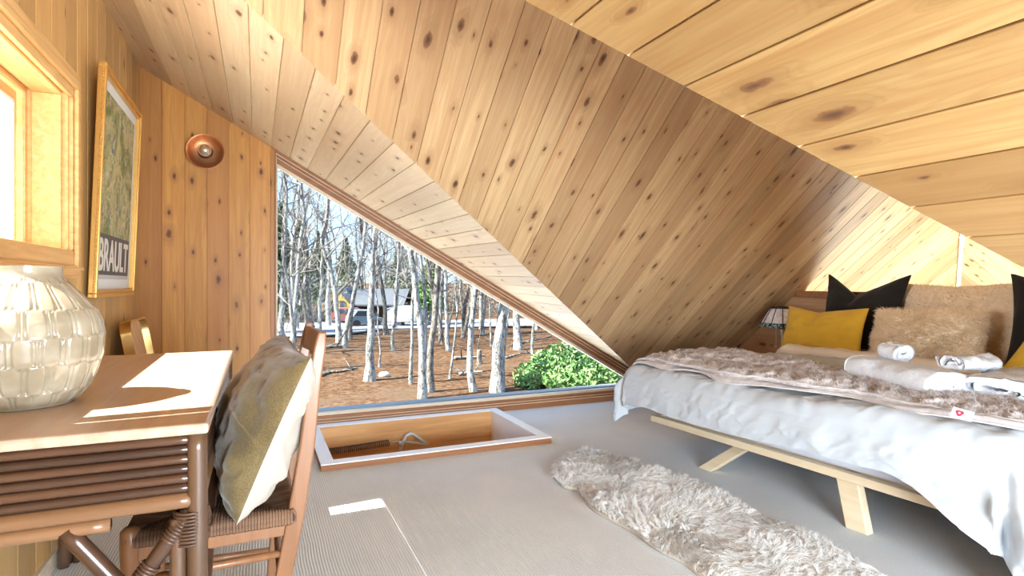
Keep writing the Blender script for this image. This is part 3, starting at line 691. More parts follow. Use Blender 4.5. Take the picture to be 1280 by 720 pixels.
def place_pillow(mb_list, c, yaw, lean, roll, data, z0=True):
    """pillow upright: local X = width, Y = up, Z = front. yaw: direction the front faces (radians), lean back"""
    X, Y, T_, nz = data
    f = np.array((math.cos(yaw), math.sin(yaw), 0)); upw = np.array((0, 0, 1.)); side = np.cross(upw, f)
    up2 = upw*math.cos(lean)-f*math.sin(lean); f2 = f*math.cos(lean)+upw*math.sin(lean)
    cr, sr = math.cos(roll), math.sin(roll); s2 = side*cr+up2*sr; u2 = up2*cr-side*sr
    c = np.array(c, float)
    res = []
    for sg in (1, -1):
        Zl = sg*(T_+nz*(T_ > .004))
        P = c+X[..., None]*s2+Y[..., None]*u2+Zl[..., None]*f2
        res.append(P if sg == 1 else P[::-1])
    return res, f2
def normals(G):
    du = np.gradient(G, axis=0); dv = np.gradient(G, axis=1); n = np.cross(du, dv); return n/(np.linalg.norm(n, axis=-1, keepdims=True)+1e-9)
def sample_grid(G, N, cnt, rng):
    a, b = G.shape[:2]
    A = np.linalg.norm(np.cross(G[1:, :-1]-G[:-1, :-1], G[:-1, 1:]-G[:-1, :-1]), axis=-1).ravel(); A /= A.sum()
    idx = rng.choice(len(A), cnt, p=A); i, j = idx//(b-1), idx % (b-1); u, v = rng.random(cnt)[:, None], rng.random(cnt)[:, None]
    def it(Q): return Q[i, j]*(1-u)*(1-v)+Q[i+1, j]*u*(1-v)+Q[i, j+1]*(1-u)*v+Q[i+1, j+1]*u*v
    return it(G), it(N)
def fur(mb, P, N, length, width, lean, rng, droop=.35, var=.4, segs=2):
    """tapered ribbons, two bends each; lean: (cnt,3) tangent drift"""
    c = len(P); L = length*(1-var*rng.random(c))[:, None]
    tip = N+lean; tip /= np.linalg.norm(tip, axis=1, keepdims=True)
    mid = P+(N*.65+lean*.35)*L*.5; end = P+tip*L*.95+np.array((0, 0, -droop))*L*.4
    s = np.cross(tip, rng.normal(size=(c, 3))); s /= np.linalg.norm(s, axis=1, keepdims=True)+1e-9; s *= width
    V = np.stack([P-s*.5, P+s*.5, mid-s*.45, mid+s*.45, end], 1).reshape(-1, 3)
    b = np.arange(c)*5
    Q = np.stack([b, b+1, b+3, b+2], 1).tolist(); T3 = np.stack([b+2, b+3, b+4], 1).tolist()
    mb.v += [tuple(p) for p in V.tolist()]; o = mb.n; mb.n += len(V)
    mb.f += [tuple(i+o for i in q) for q in Q]+[tuple(i+o for i in q) for q in T3]; mb.m += [0]*(2*c)
O_ = np.array((2.15, 2.92)); BU = np.array((.9976, .0698)); BW = np.array((.0698, -.9976)); BT = .555
def bp(u, w, z): p = O_+BU*u+BW*w; return (p[0], p[1], z)
def pillow(name, label, mat, c, yaw, lean, roll, w, h, t, chop=0., seed=0, furp=None, pinch=.1, group=None, wr=.006):
    G, f2 = place_pillow(None, c, yaw, lean, roll, pillow_verts(w, h, t, 46 if furp is None else 36, chop, pinch, 1., seed, wr))
    m = MB()
    for g in G: m.grid(g)
    if furp is None:
        o = m.build(name, mat, None, True); return tag(o, label, 'pillow', group)
    r = thing(name, label, 'pillow', c, group); m.build('cover', mat, r, True)
    cnt, ln, wd, mt2 = furp; rng = np.random.default_rng(seed+50); m = MB()
    for g in G:
        N = normals(g); cc = np.array(c); 
        if np.mean(np.sum(N*(g-cc), -1)) < 0: N = -N
        P, Nn = sample_grid(g, N, cnt//2, rng)
        ln_ = np.stack([fbm(P[:, 0]*14+s_*9, P[:, 1]*14, P[:, 2]*14, seed+s_) for s_ in range(3)], 1)*.9
        fur(m, P, Nn, ln, wd, ln_+rng.normal(size=P.shape)*.25, rng)
    m.build('pile', mt2, r, True)
    return r
BACK = PI+.07
pillow('throw_pillow', 'black velvet pillow with a dented top behind the left mustard pillow', M_BLACKV, (3.94, 2.765, .835), BACK-.12, .22, -.02, .64, .57, .17, .22, 3, None, .14)
pillow('throw_pillow', 'small mustard lumbar pillow left of the fluffy one, before the black pillow', M_MUST, (3.66, 2.855, .715), BACK-.05, .30, .01, .62, .345, .15, .10, 4, None, .06)
pillow('sleeping_pillow', 'large beige fleece pillow at the back against the headboard partition', M_FLEECE, (4.02, 2.14, .80), BACK, .2, .02, .76, .52, .19, .03, 5, (12000, .020, .0022, M_FLEECEH), .05)
pillow('lumbar_pillow', 'fluffy cream lumbar pillow in the middle of the bed', M_FLEECEL, (3.74, 2.21, .722), BACK, .32, .02, .60, .335, .19, .04, 6, (20000, .044, .0026, M_FLEECELH), .04)
pillow('throw_pillow', 'mustard pillow cut by the right edge of the picture', M_MUST, (3.62, 1.40, .735), BACK+.1, .34, -.36, .50, .46, .16, .05, 7, None, .08)
pillow('throw_pillow', 'black velvet pillow at the far right behind the mustard pillow', M_BLACKV, (3.94, 1.555, .835), BACK+.08, .2, 0, .62, .55, .17, .16, 8, None, .10)
# pillow on the chair: olive velvet front, cream back
cp_ = thing('throw_pillow', 'square olive velvet and cream pillow propped on the rush-seat chair', 'pillow', (.02, 1.70, .49))
G, f2 = place_pillow(None, (.018, 1.715, .688), PI+.12, .40, -.06, pillow_verts(.44, .42, .20, 60, .0, .08, 1., 11, .012))
Xg, Yg = np.meshgrid(np.linspace(-1, 1, 60), np.linspace(-1, 1, 60), indexing='ij')
g0 = G[0]; wrk = .004*np.sin((Yg*26+4*fbm(Xg*2, Yg*3, 0, 3)))*(sst(-.1, -.8, Xg)+sst(.1, .9, Xg))*sst(1., .75, np.abs(Xg))*sst(1., .75, np.abs(Yg))
m = MB(); m.grid(g0+wrk[..., None]*f2); m.build('velvet_front', M_OLIVE, cp_, True)
m = MB(); m.grid(G[1]); m.build('cream_back', M_PILLBACK, cp_, True)
# ================================================================ BED
bd_ = thing('bed_frame', 'low pale birch bed frame with splayed slab legs under the white duvet', 'bed', bp(1, .9, 0))
def bbox(mb, u0, u1, w0, w1, z0, z1):
    R_ = np.array([[BU[0], BW[0], 0], [BU[1], BW[1], 0], [0, 0, 1]]); c = bp((u0+u1)/2, (w0+w1)/2, (z0+z1)/2)
    mb.box(c, (u1-u0, w1-w0, z1-z0), R_)
for nm, a in (('foot_rail', (.03, .065, .06, 1.76)), ('head_rail', (1.80, 1.835, .06, 1.76)), ('side_rail', (.065, 1.80, .06, .095)), ('side_rail', (.065, 1.80, 1.725, 1.76))):
    m = MB(); bbox(m, *a,   .216, .252); m.build(nm, M_BEDWOOD, bd_, False, .003)
for i in range(9):
    m = MB(); bbox(m, .12+i*.19, .20+i*.19, .095, 1.725, .225, .243); m.build('slat', M_BEDWOOD, bd_)
def slab_leg(u, w0, w1, wd, nm='leg'):
    """slab leaning along the foot rail: top at w0 (z .235), bottom at w1"""
    m = MB(); t = .045; zt2 = .24
    A = [bp(u-t/2, w0-wd/2, zt2), bp(u-t/2, w0+wd/2, zt2), bp(u-t/2, w1+wd/2, 0), bp(u-t/2, w1-wd/2, 0)]
    dv = (BU[0]*t, BU[1]*t, 0); m.prism(A, dv); m.build(nm, M_BEDWOOD, bd_, False, .006)
def slab(tp, bt, wv, tv):
    m = MB(); tp, bt, wv, tv = (np.array(q, float) for q in (tp, bt, wv, tv))
    m.add([tp-wv/2-tv/2, tp+wv/2-tv/2, tp+wv/2+tv/2, tp-wv/2+tv/2, bt-wv/2-tv/2, bt+wv/2-tv/2, bt+wv/2+tv/2, bt-wv/2+tv/2], [(0, 1, 2, 3), (7, 6, 5, 4), (0, 4, 5, 1), (1, 5, 6, 2), (2, 6, 7, 3), (3, 7, 4, 0)])
    m.build('leg', M_BEDWOOD, bd_, False, .005)
W3 = np.array((BW[0], BW[1], 0)); U3 = np.array((BU[0], BU[1], 0))
slab(bp(.10, 1.235, .236), bp(.10, 1.285, 0), W3*.095, U3*.045)
slab(bp(.38, .62, .236), bp(.14, .40, .004), W3*.09, U3*.05)
slab(bp(1.72, 1.235, .236), bp(1.72, 1.285, 0), W3*.095, U3*.045)
slab(bp(1.70, .62, .236), bp(1.80, .40, .004), W3*.09, U3*.05)
m = MB(); m.beam(bp(.30, .42, .165), bp(.30, .62, .185), .03, .05); m.build('leg_strut', M_BEDWOOD, bd_, False, .006)
# mattress
def rounded_slab(u0, u1, w0, w1, z0, z1, r, n=8):
    m = MB(); P = []
    prof = []
    for k in range(n+1): a = -PI/2+PI/2*k/n; prof.append((-r+r*math.cos(a), z0+r+r*math.sin(a)))
    for k in range(n+1): a = PI/2*k/n; prof.append((-r+r*math.cos(a), z1-r+r*math.sin(a)))
    base = rrect(1, 1, .0001, 6)
    V = []
    for (o, z) in prof:
        q = rrect(u1-u0+2*o, w1-w0+2*o, max(.07+o, .01), 6); V.append([bp((u0+u1)/2+a, (w0+w1)/2+b, z) for a, b in q])
    V = np.array(V); k, n_ = V.shape[:2]
    m.add(V.reshape(-1, 3), [(i*n_+j, i*n_+(j+1) % n_, (i+1)*n_+(j+1) % n_, (i+1)*n_+j) for i in range(k-1) for j in range(n_)]+[tuple(range(n_))[::-1], tuple((k-1)*n_+j for j in range(n_))])
    return m
tag(rounded_slab(.045, 1.87, .05, 1.78, .253, .505, .05).build('mattress', M_SHEET, None, True), 'thick mattress in a pale bluish fitted sheet on the birch frame', 'mattress')
# duvet
def drape(d, r=.07, flare=.05):
    """arc length d past the mattress edge -> (outward, drop)"""
    q = r*PI/2; d = np.asarray(d, float)
    o = np.where(d < q, r*np.sin(np.clip(d, 0, q)/r), r+(d-q)*flare*2); z = np.where(d < q, r-r*np.cos(np.clip(d, 0, q)/r), r+(d-q)*.985)
    return o, z
WD = 1.83
def duvet():
    ns, nt = 190, 230
    a = np.concatenate([np.linspace(-1, 0, 70), np.linspace(0, 1, ns-70+1)[1:]]); b = np.concatenate([np.linspace(-1, 0, 40), np.linspace(0, 1, nt-80+1)[1:], np.linspace(1, 2, 41)[1:]])
    A, B = np.meshgrid(a, b, indexing='ij')
    t = np.where(B < 0, B*.34, np.where(B <= 1, B*WD, WD+(B-1)*.62))
    foot = .268+.012*np.sin(t*3.1)+.16*sst(1.50, 1.9, t)+.05*sst(.12, -.2, t)
    Ls = 1.42+.02*np.sin(t*4)
    s = np.where(A < 0, A*foot, A*Ls)
    ds = np.maximum(0, -s); dt = np.maximum(0, -t)+np.maximum(0, t-WD); sg = np.where(t < 0, -1., 1.)
    p = 3.2; d = (ds**p+dt**p)**(1/p)
    o, z = drape(d, .075, .07)
    hyp = np.sqrt(ds**2+dt**2)+1e-9
    ou, ow = o*ds/hyp, o*dt/hyp*sg
    u = np.maximum(s, 0)-ou-.015; w = np.clip(t, 0, WD)+ow
    top = BT
    zz = top-z
    hang = sst(.05, .2, d)
    # soft quilting on top, long fall folds on the sides
    wr = .010*fbm(s*3.5, t*3.5, 0, 1, 4)+.006*fbm(s*9, t*9, 0, 2, 3)
    coord = np.where(ds > dt, t, s)
    fold = (.007*fbm(coord*4.5, d*5, 0, 5, 3)+.005*np.abs(fbm(coord*11+d*9, d*7, 0, 9, 3)))*hang
    corner = sst(.02, .15, np.minimum(ds, dt))
    ang = np.arctan2(dt, ds+1e-6)
    fold = fold+.035*np.sin(ang*9+1.2)*corner*hang
    side_r = sst(1.80, 1.95, t)*hang; fold = fold+.042*np.sin(s*22+1.5*vnoise(s*4, 3, 0, 5))*side_r
    # diagonal creases running to the near corner
    cr = np.exp(-((s+.10-(t-1.55)*.45)/.05)**2)*sst(1.2, 1.7, t)*.0
    out = .018*np.sin(np.clip(d/.3, 0, 1)*PI)*hang+fold
    cz = 1-np.abs(fbm(coord*7+d*6, d*8-coord*3, 0, 61, 3)); out = out+(.004*cz**5+.002*(1-np.abs(fbm(coord*19-d*9, d*13, 0, 67, 2)))**4)*hang
    wr = wr+.006*(1-np.abs(fbm(s*6+t*3, t*6-s*2, 0, 71, 3)))**5
    u = u-out*ds/hyp; w = w+out*dt/hyp*sg; zz = zz+wr*(1-hang)+.015*np.exp(-((d)/.15)**2)*0
    zz = zz+.006*fbm(coord*5, d*4, 1, 3)*hang
    crv = fbm(u*2+3, w*2, 0, 21)
    zz = np.maximum(zz, .006+.004*(1+fbm(t*8, s*8, 0, 4)))
    # at the floor cloth that is left over spreads outwards
    u = u+0*crv
    P = np.stack([O_[0]+BU[0]*u+BW[0]*w, O_[1]+BU[1]*u+BW[1]*w, zz], -1)
    return P
G = duvet(); m = MB(); m.grid(G); N = normals(G); N = N*np.sign(N[120, 100, 2])
m.grid((G-N*.012)[::-1]); tag(m.build('duvet', M_WHITEW, None, True), 'white cotton duvet hanging over the bed foot and its near corner', 'duvet')
# turned-down sheet at the head end
def sheet():
    s = np.linspace(0, 1, 40); t = np.linspace(-.04, WD+.05, 120); Sg, T_ = np.meshgrid(s, t, indexing='ij')
    u = 1.28+Sg*.42+.015*np.sin(T_*5); d = np.maximum(0, -T_+.0)+np.maximum(0, T_-WD); z = BT+.012+.016*np.sin(np.clip(Sg/.5, 0, 1)*PI)+.008*fbm(u*6, T_*6, 0, 8)+.03*sst(.45, .2, Sg)*sst(0, .1, Sg)-d*.8
    return np.stack([O_[0]+BU[0]*u+BW[0]*T_, O_[1]+BU[1]*u+BW[1]*T_, z], -1)
G = sheet(); m = MB(); m.grid(G); m.grid((G-np.array((0, 0, .014)))[::-1]); tag(m.build('folded_sheet', M_CREAM, None, True), 'cream top sheet turned down below the row of pillows', 'sheet')
# fur throw across the foot of the bed
th_ = thing('fur_throw', 'frosted grey-brown faux fur throw lying across the foot of the bed', 'blanket', bp(.3, .9, BT))
def throw(u0f, u1f, lift, amp, t0, t1, seed, ns=90, nt=300):
    s = np.linspace(0, 1, ns); t = np.linspace(t0, t1, nt); Sg, T_ = np.meshgrid(s, t, indexing='ij')
    a, b = u0f(T_), u1f(T_); u = a+(b-a)*Sg
    d = np.maximum(0, -T_); o, dz = drape(d, .07, .05); w = np.where(T_ < 0, -o, T_)
    e = np.minimum(Sg/.06, np.minimum((1-Sg)/.06, 1)); e = np.sqrt(np.clip(e, 0, 1))
    q = fbm(u*3+seed, T_*3, 0, seed, 2)
    rid = 1-np.abs(fbm(u*7+T_*5.5+q, T_*7-u*4, 0, seed+3, 2)); rid2 = 1-np.abs(fbm(u*15-T_*9, T_*14+u*7, 0, seed+6, 2))
    z = BT+.012+lift+e*(.012+amp*(rid**2*.6+rid2**2*.3)+.010*q)-dz
    z = np.maximum(z, BT+.012*e-dz-.0)
    foot = np.maximum(0, -u); z = z-foot*.5
    return np.stack([O_[0]+BU[0]*u+BW[0]*w, O_[1]+BU[1]*u+BW[1]*w, z], -1)
f0 = lambda t: .015+.05*sst(.3, 1.9, t)+.018*np.sin(t*6.5)+.012*np.sin(t*15+1); f1 = lambda t: .74-.14*sst(.2, 1.3, t)+.03*np.sin(t*5)
Gt = throw(f0, f1, .012, .034, -.10, 1.98, 4); m = MB(); m.grid(Gt); m.build('fur_face', M_FAUX, th_, True)
rng = np.random.default_rng(91); N = normals(Gt); N = N*np.sign(N[40, 150, 2]); P, Nn = sample_grid(Gt, N, 42000, rng); m = MB()
ln_ = np.stack([fbm(P[:, 0]*10, P[:, 1]*10, 0, 31), fbm(P[:, 0]*10, P[:, 1]*10, 0, 37), P[:, 0]*0], 1)*1.3
fur(m, P, Nn , .013, .0022, ln_*.5+rng.normal(size=P.shape)*.25, rng); m.build('fur_pile', M_FAUXH, th_, True)
Gl = throw(lambda t: f0(t)-.035-.012*np.sin(t*9), lambda t: f0(t)+.10, .0, .006, -.07, 1.98, 9, 24, 220); m = MB(); m.grid(Gl); m.build('satin_lining', M_LINING, th_, True)
e_ = Gt[1]; m = MB(); m.tube(e_+np.array((0, 0, .001)), .006, 8); m.build('corded_edge', M_LINING, th_, True)
e_ = Gl[0]; m = MB(); m.tube(e_+np.array((0, 0, .003)), .005, 8); m.build('corded_edge', M_LINING, th_, True)
# care label on the throw
c0 = on_z(1203, 519, BT+.045); ta = (on_z(1214, 522, BT+.035)-on_z(1190, 515, BT+.045)); L_ = np.linalg.norm(ta); ta /= L_; tb = np.array((.45, .25, .86)); tb = tb-ta*(tb@ta); tb /= np.linalg.norm(tb); tn = np.cross(ta, tb)
if tn[0] > 0: tn = -tn
def lp(a, b, d): return c0+ta*a+tb*b+tn*d
m = MB(); m.prism([lp(-.03, -.017, .006), lp(.03, -.017, .006), lp(.03, .019, .006), lp(-.03, .019, .006)], tn*.001); lb = m.build('care_label', M_WHITEW, th_); lb['label'] = 'white sewn-in label with a red badge'
rt = []
for k in range(30):
    a = 2*PI*k/30; r_ = .0105*(1+.16*math.cos(3*(a+PI/2))); rt.append(lp(-.008+r_*math.cos(a)*1.05, .002+r_*math.sin(a), .0072))
m = MB(); m.prism(rt, tn*.0006); m.build('red_badge', plain('red_ink', (.62, .03, .06), .6), lb)
m = MB(); m.prism([lp(-.008+.0035*math.cos(a), .002+.003*math.sin(a), .0079) for a in np.arange(12)*2*PI/12], tn*.0004); m.build('badge_dot', M_WHITEW, lb)
# ---------------------------------------------------------------- towels
def sheet_extrude(path, th, axis0, axis1, e1, e2, seg=26, wob=.004, seed=0, taper=.0):
    """2D path (k,2) swept from axis0 to axis1; e1,e2 are the 3D directions of path x,y"""
    path = np.array(path, float); t = np.gradient(path, axis=0); t /= np.linalg.norm(t, axis=1)[:, None]+1e-9; nn = np.stack([-t[:, 1], t[:, 0]], 1)
    k = len(path); prof = np.full(k, th/2); prof[0] *= .35; prof[-1] *= .35; prof[1] *= .8; prof[-2] *= .8
    loop = np.concatenate([path+nn*prof[:, None], (path-nn*prof[:, None])[::-1]])
    a0, a1 = np.array(axis0, float), np.array(axis1, float); e1, e2 = np.array(e1, float), np.array(e2, float)
    s = np.linspace(0, 1, seg); V = []
    for i, q in enumerate(s):
        sc_ = 1-.03*(abs(2*q-1)**6); jit = fbm(loop[:, 0]*22+seed, loop[:, 1]*22, q*5, seed)*wob
        l2 = loop*sc_
        shift = (a1-a0)/np.linalg.norm(a1-a0)*(fbm(np.arange(len(loop))*.12, seed, 0, seed)[:, None]*.008 if i in (0, seg-1) else 0)
        V.append(a0+(a1-a0)*q+l2[:, 0:1]*e1+(l2[:, 1:2]+jit[:, None])*e2+shift)
    V = np.array(V); m = MB(); n_ = V.shape[1]
    F = [(i*n_+j, i*n_+(j+1) % n_, (i+1)*n_+(j+1) % n_, (i+1)*n_+j) for i in range(seg-1) for j in range(n_)]
    for end in (0, seg-1):
        for j in range(k-1): F.append((end*n_+j, end*n_+j+1, end*n_+n_-2-j, end*n_+n_-1-j))
    m.add(V.reshape(-1, 3), F); return m
def spiral(a, b, turns, inner=.25, n=90, ph=0., flat=2.6):
    th = np.linspace(0, 2*PI*turns, n)+ph; r = inner+(1-inner)*np.linspace(0, 1, n)
    c, s = np.cos(th), np.sin(th); se = (np.abs(c)**flat+np.abs(s)**flat)**(-1/flat)
    return np.stack([a*r*c*se, b*r*s*se], 1)
def terry(name, label, m):
    r = thing(name, label, 'towel'); V = np.array(m.v); r.location = tuple(np.array((V[:, 0].mean(), V[:, 1].mean(), V[:, 2].min())))
    m.build('terry_cloth', M_TOWEL, r, True)
    return r
TZ = BT+.035
A0, A1 = np.array((2.735, 1.90, TZ+.052)), np.array((2.555, 1.41, TZ+.047)); ax = (A1-A0)/np.linalg.norm(A1-A0); e1_ = np.cross((0, 0, 1.), ax); e1_ /= np.linalg.norm(e1_)
def tag_t(m, nm, lab): return tag(m.build(nm, M_TOWEL, None, True), lab, 'towel')
tag_t(sheet_extrude(spiral(.098, .045, 2.6, .2, 110, .4, 3.), .030, A0, A1, e1_, (0, 0, 1), 30, .008, 3), 'bath_towel', 'long rolled white bath towel lying on the fur throw, left of the other')
B0 = np.array((2.62, 1.285, TZ+.046)); B1 = np.array((3.03, 1.36, TZ+.046)); ax = (B1-B0)/np.linalg.norm(B1-B0); e1_ = np.cross((0, 0, 1.), ax)
e1_ /= np.linalg.norm(e1_)
tag_t(sheet_extrude(spiral(.15, .046, 2.5, .25, 120, 2.6, 3.), .029, B0, B1, e1_, (0, 0, 1), 24, .007, 8), 'bath_towel', 'folded white bath towel with its rolled end showing at the right edge')
C0 = np.array((2.83, 1.855, TZ+.128)); C1 = np.array((2.775, 1.735, TZ+.126)); ax = (C1-C0)/np.linalg.norm(C1-C0); e1_ = np.cross((0, 0, 1.), ax); e1_ /= np.linalg.norm(e1_)
tag_t(sheet_extrude(spiral(.052, .036, 2.2, .2, 70, .2, 2.4), .020, C0, C1, e1_, (0, 0, 1), 16, .006, 11), 'washcloth', 'rolled white washcloth on the left end of the bath towel')
D0 = np.array((2.70, 1.49, TZ+.122)); D1 = np.array((2.86, 1.435, TZ+.125)); ax = (D1-D0)/np.linalg.norm(D1-D0); e1_ = np.cross((0, 0, 1.), ax); e1_ /= np.linalg.norm(e1_)
tag_t(sheet_extrude(spiral(.080, .026, 1.8, .3, 70, 1.8, 2.4), .018, D0, D1, e1_, (0, 0, 1), 16, .010, 14), 'washcloth', 'loosely folded white washcloth before the right mustard pillow')
# ================================================================ LAMP + NIGHTSTAND
lx, ly = 3.98, 3.465
ns_ = thing('nightstand', 'low wooden nightstand under the stained glass lamp beside the bed head', 'nightstand', (lx, ly, 0))
m = MB(); m.bx(lx-.19, lx+.19, ly-.15, ly+.15, .425, .45); m.build('top', M_PART if False else M_TRIM, ns_, False, .004)
for sx in (-1, 1):
    for sy in (-1, 1):
        m = MB(); m.bx(lx+sx*.165-.018, lx+sx*.165+.018, ly+sy*.125-.018, ly+sy*.125+.018, 0, .425); m.build('leg', M_TRIM, ns_)
m = MB(); m.bx(lx-.17, lx+.17, ly-.13, ly+.13, .30, .42); m.build('drawer_box', M_TRIM, ns_)
lm = thing('table_lamp', 'small lamp with a panelled glass shade and pull chains beside the bed head', 'lamp', (lx, ly, .45))
m = MB(); m.lathe([(.001, .451), (.075, .451), (.075, .462), (.03, .475), (.014, .49), (.012, .62), (.018, .64), (.022, .665), (.012, .68), (.012, .70)], (lx, ly, 0), 20); m.build('stem', plain('aged_ivory_metal', (.50, .44, .34), .4, .3), lm, True)
m = MB(); nsd = 64; a = np.arange(nsd)*2*PI/nsd; sc2 = .012*np.abs(np.sin(a*4))
V = np.array([[((.09+(.178-.09)*q)*math.cos(t_), (.09+(.178-.09)*q)*math.sin(t_), .845-.15*q**1.12) for t_ in a] for q in np.linspace(0, .82, 8)])+np.array((lx, ly, 0))
m.add(V.reshape(-1, 3), [(i*nsd+j, i*nsd+(j+1) % nsd, (i+1)*nsd+(j+1) % nsd, (i+1)*nsd+j) for i in range(7) for j in range(nsd)])
def opal():
    m = NT('streaky_opal_glass'); g = m.noise(m.obj(), 26., 4., .6, 1.); c = m.mix(m.ramp(g, .35, .65), (.60, .55, .58), (.80, .77, .80)); r = m.set(c, .15, 0., .5); return r
sd_ = m.build('glass_shade', opal(), lm, True)
m = MB(); V = np.array([[((.162+.018*q)*math.cos(t_), (.162+.018*q)*math.sin(t_), .7245-.027*q-s_*q) for t_, s_ in zip(a, sc2)] for q in np.linspace(0, 1, 4)])+np.array((lx, ly, 0))
m.add(V.reshape(-1, 3), [(i*nsd+j, i*nsd+(j+1) % nsd, (i+1)*nsd+(j+1) % nsd, (i+1)*nsd+j) for i in range(3) for j in range(nsd)])
def dkg():
    m = NT('mottled_dark_glass'); g = m.noise(m.obj(), 42., 3., .6, .8); c = m.mix(m.ramp(g, .44, .56), (.015, .017, .025), (.24, .38, .42)); return m.set(c, .15, 0., .5)
m.build('scalloped_border', dkg(), sd_, True)
m = MB()
for k in range(12):
    t_ = 2*PI*k/12+.2; m.tube([(lx+(.092+.088*q)*math.cos(t_), ly+(.092+.088*q)*math.sin(t_), .846-.15*q**1.12) for q in np.linspace(0, .95, 6)], .0035, 5)
m.tube([(lx+.09*math.cos(t_), ly+.09*math.sin(t_), .846) for t_ in np.linspace(0, 2*PI, 40)], .006, 6, False); m.build('leading', M_DARK, sd_, True)
m = MB(); m.lathe([(.001, .862), (.02, .86), (.09, .846)], (lx, ly, 0), 24); m.build('shade_cap', M_DARK, sd_, True)
for q, (dx, dy) in enumerate(((-.035, .035), (-.02, -.05))):
    m = MB()
    for k in range(17): m.sphere((lx+dx, ly+dy, .695-k*.0105), .0042, 6, 5)
    m.tube([(lx+dx, ly+dy, .70), (lx+dx, ly+dy, .525)], .0018, 5); m.lathe([(.001, .515), (.008, .517), (.006, .535), (.001, .538)], (lx+dx, ly+dy, 0), 10); m.build('pull_chain', plain('ivory_chain', (.62, .57, .46), .4, .4), lm, True)
# ================================================================ SHEEPSKIN RUG
rgp = [(692, 590), (697, 575), (712, 563), (738, 561), (765, 567), (795, 572), (806, 583), (832, 588), (862, 597), (890, 610), (918, 626), (950, 640), (985, 656), (1022, 673), (1062, 691), (1105, 714)]
rgl = [(700, 603), (722, 606), (729, 620), (740, 632), (764, 645), (795, 660), (812, 675), (836, 688), (858, 698), (872, 712)]
top_e = [on_z(x, y, .035)[:2] for x, y in rgp]; bot_e = [on_z(x, y, .03)[:2] for x, y in rgl]
poly = [np.array(p) for p in top_e]+[np.array(p) for p in ((2.00, 1.18), (1.93, 1.02), (1.78, .96), (1.60, 1.00), (1.47, 1.12), (1.43, 1.32), (1.44, 1.50))]+[np.array(p) for p in bot_e[::-1]]
poly = np.array(poly)
def smooth_closed(P, it=2):
    for _ in range(it): P = np.stack([P*.75+np.roll(P, -1, 0)*.25, P*.25+np.roll(P, -1, 0)*.75], 1).reshape(-1, 2)
    return P
poly = smooth_closed(poly, 2)
def inside(P, poly):
    x, y = P[:, 0], P[:, 1]; c = np.zeros(len(P), bool); n = len(poly)
    for i in range(n):
        a, b = poly[i], poly[(i+1) % n]; cond = ((a[1] > y) != (b[1] > y)) & (x < (b[0]-a[0])*(y-a[1])/(b[1]-a[1]+1e-12)+a[0]); c ^= cond
    return c
def edge_dist(P, poly):
    d = np.full(len(P), 9.)
    for i in range(len(poly)):
        a, b = poly[i], poly[(i+1) % len(poly)]; ab = b-a; t = np.clip(((P-a)@ab)/(ab@ab+1e-12), 0, 1); d = np.minimum(d, np.linalg.norm(P-(a+t[:, None]*ab), axis=1))
    return d
rug = thing('sheepskin_rug', 'long shaggy cream sheepskin rug on the carpet beside the bed', 'rug', (1.7, 2.0, 0))
m = MB(); cen = poly.mean(0); k = len(poly)
m.prism([(p[0], p[1], .003) for p in (poly-cen)*.985+cen], (0, 0, .014)); m.build('hide', M_HIDE, rug)
rng = np.random.default_rng(5); lo, hi = poly.min(0), poly.max(0)
Q = lo+(hi-lo)*rng.random((260000, 2)); Q = Q[inside(Q, poly)]; Q = Q[:105000]
dE = edge_dist(Q, poly)
hgt = .016+.022*sst(0, .06, dE)+.008*fbm(Q[:, 0]*9, Q[:, 1]*9, 0, 3)
P = np.stack([Q[:, 0], Q[:, 1], hgt], 1)
# locks of wool: strands drift towards their lock centre
cell = rng.random((len(Q)//16, 2))*(hi-lo)+lo
from mathutils import kdtree
kd = kdtree.KDTree(len(cell))
for i, c in enumerate(cell): kd.insert((c[0], c[1], 0), i)
kd.balance()
near = np.array([kd.find((q[0], q[1], 0))[1] for q in Q])
tocl = (cell[near]-Q); tocl /= .02
sw = np.stack([fbm(Q[:, 0]*3.3, Q[:, 1]*3.3, 0, 41), fbm(Q[:, 0]*3.3, Q[:, 1]*3.3, 0, 47)], 1)
lr = rng.normal(size=(len(cell), 2))*.32
dirn = np.concatenate([tocl*.30+sw*1.0+lr[near]+np.array((-.25, -.35)), np.full((len(Q), 1), -.25)], 1)
Nn = np.tile(np.array((0, 0, 1.)), (len(Q), 1))
m = MB(); fur(m, P, Nn,   .062, .0021, dirn+rng.normal(size=P.shape)*.10, rng, .55, .35); m.build('fleece', M_WOOLH, rug, True)
m = MB(); gx, gy_ = np.meshgrid(np.linspace(0, 1, 90), np.linspace(0, 1, 200), indexing='ij')
# under-wool: a bumpy lower layer so no hide shows between the locks
Qg = np.stack([lo[0]+(hi[0]-lo[0])*gx.ravel(), lo[1]+(hi[1]-lo[1])*gy_.ravel()], 1); ins = inside(Qg, poly); de = edge_dist(Qg, poly)
zz = .018+.024*sst(0, .05, de)+.008*fbm(Qg[:, 0]*14, Qg[:, 1]*14, 0, 8)
ins = ins.reshape(90, 200); V = np.concatenate([Qg, zz[:, None]], 1)
F = [(i*200+j, (i+1)*200+j, (i+1)*200+j+1, i*200+j+1) for i in range(89) for j in range(199) if ins[i, j] and ins[i+1, j] and ins[i, j+1] and ins[i+1, j+1]]
m.add(V, F); m.build('underwool', M_WOOL, rug, True)
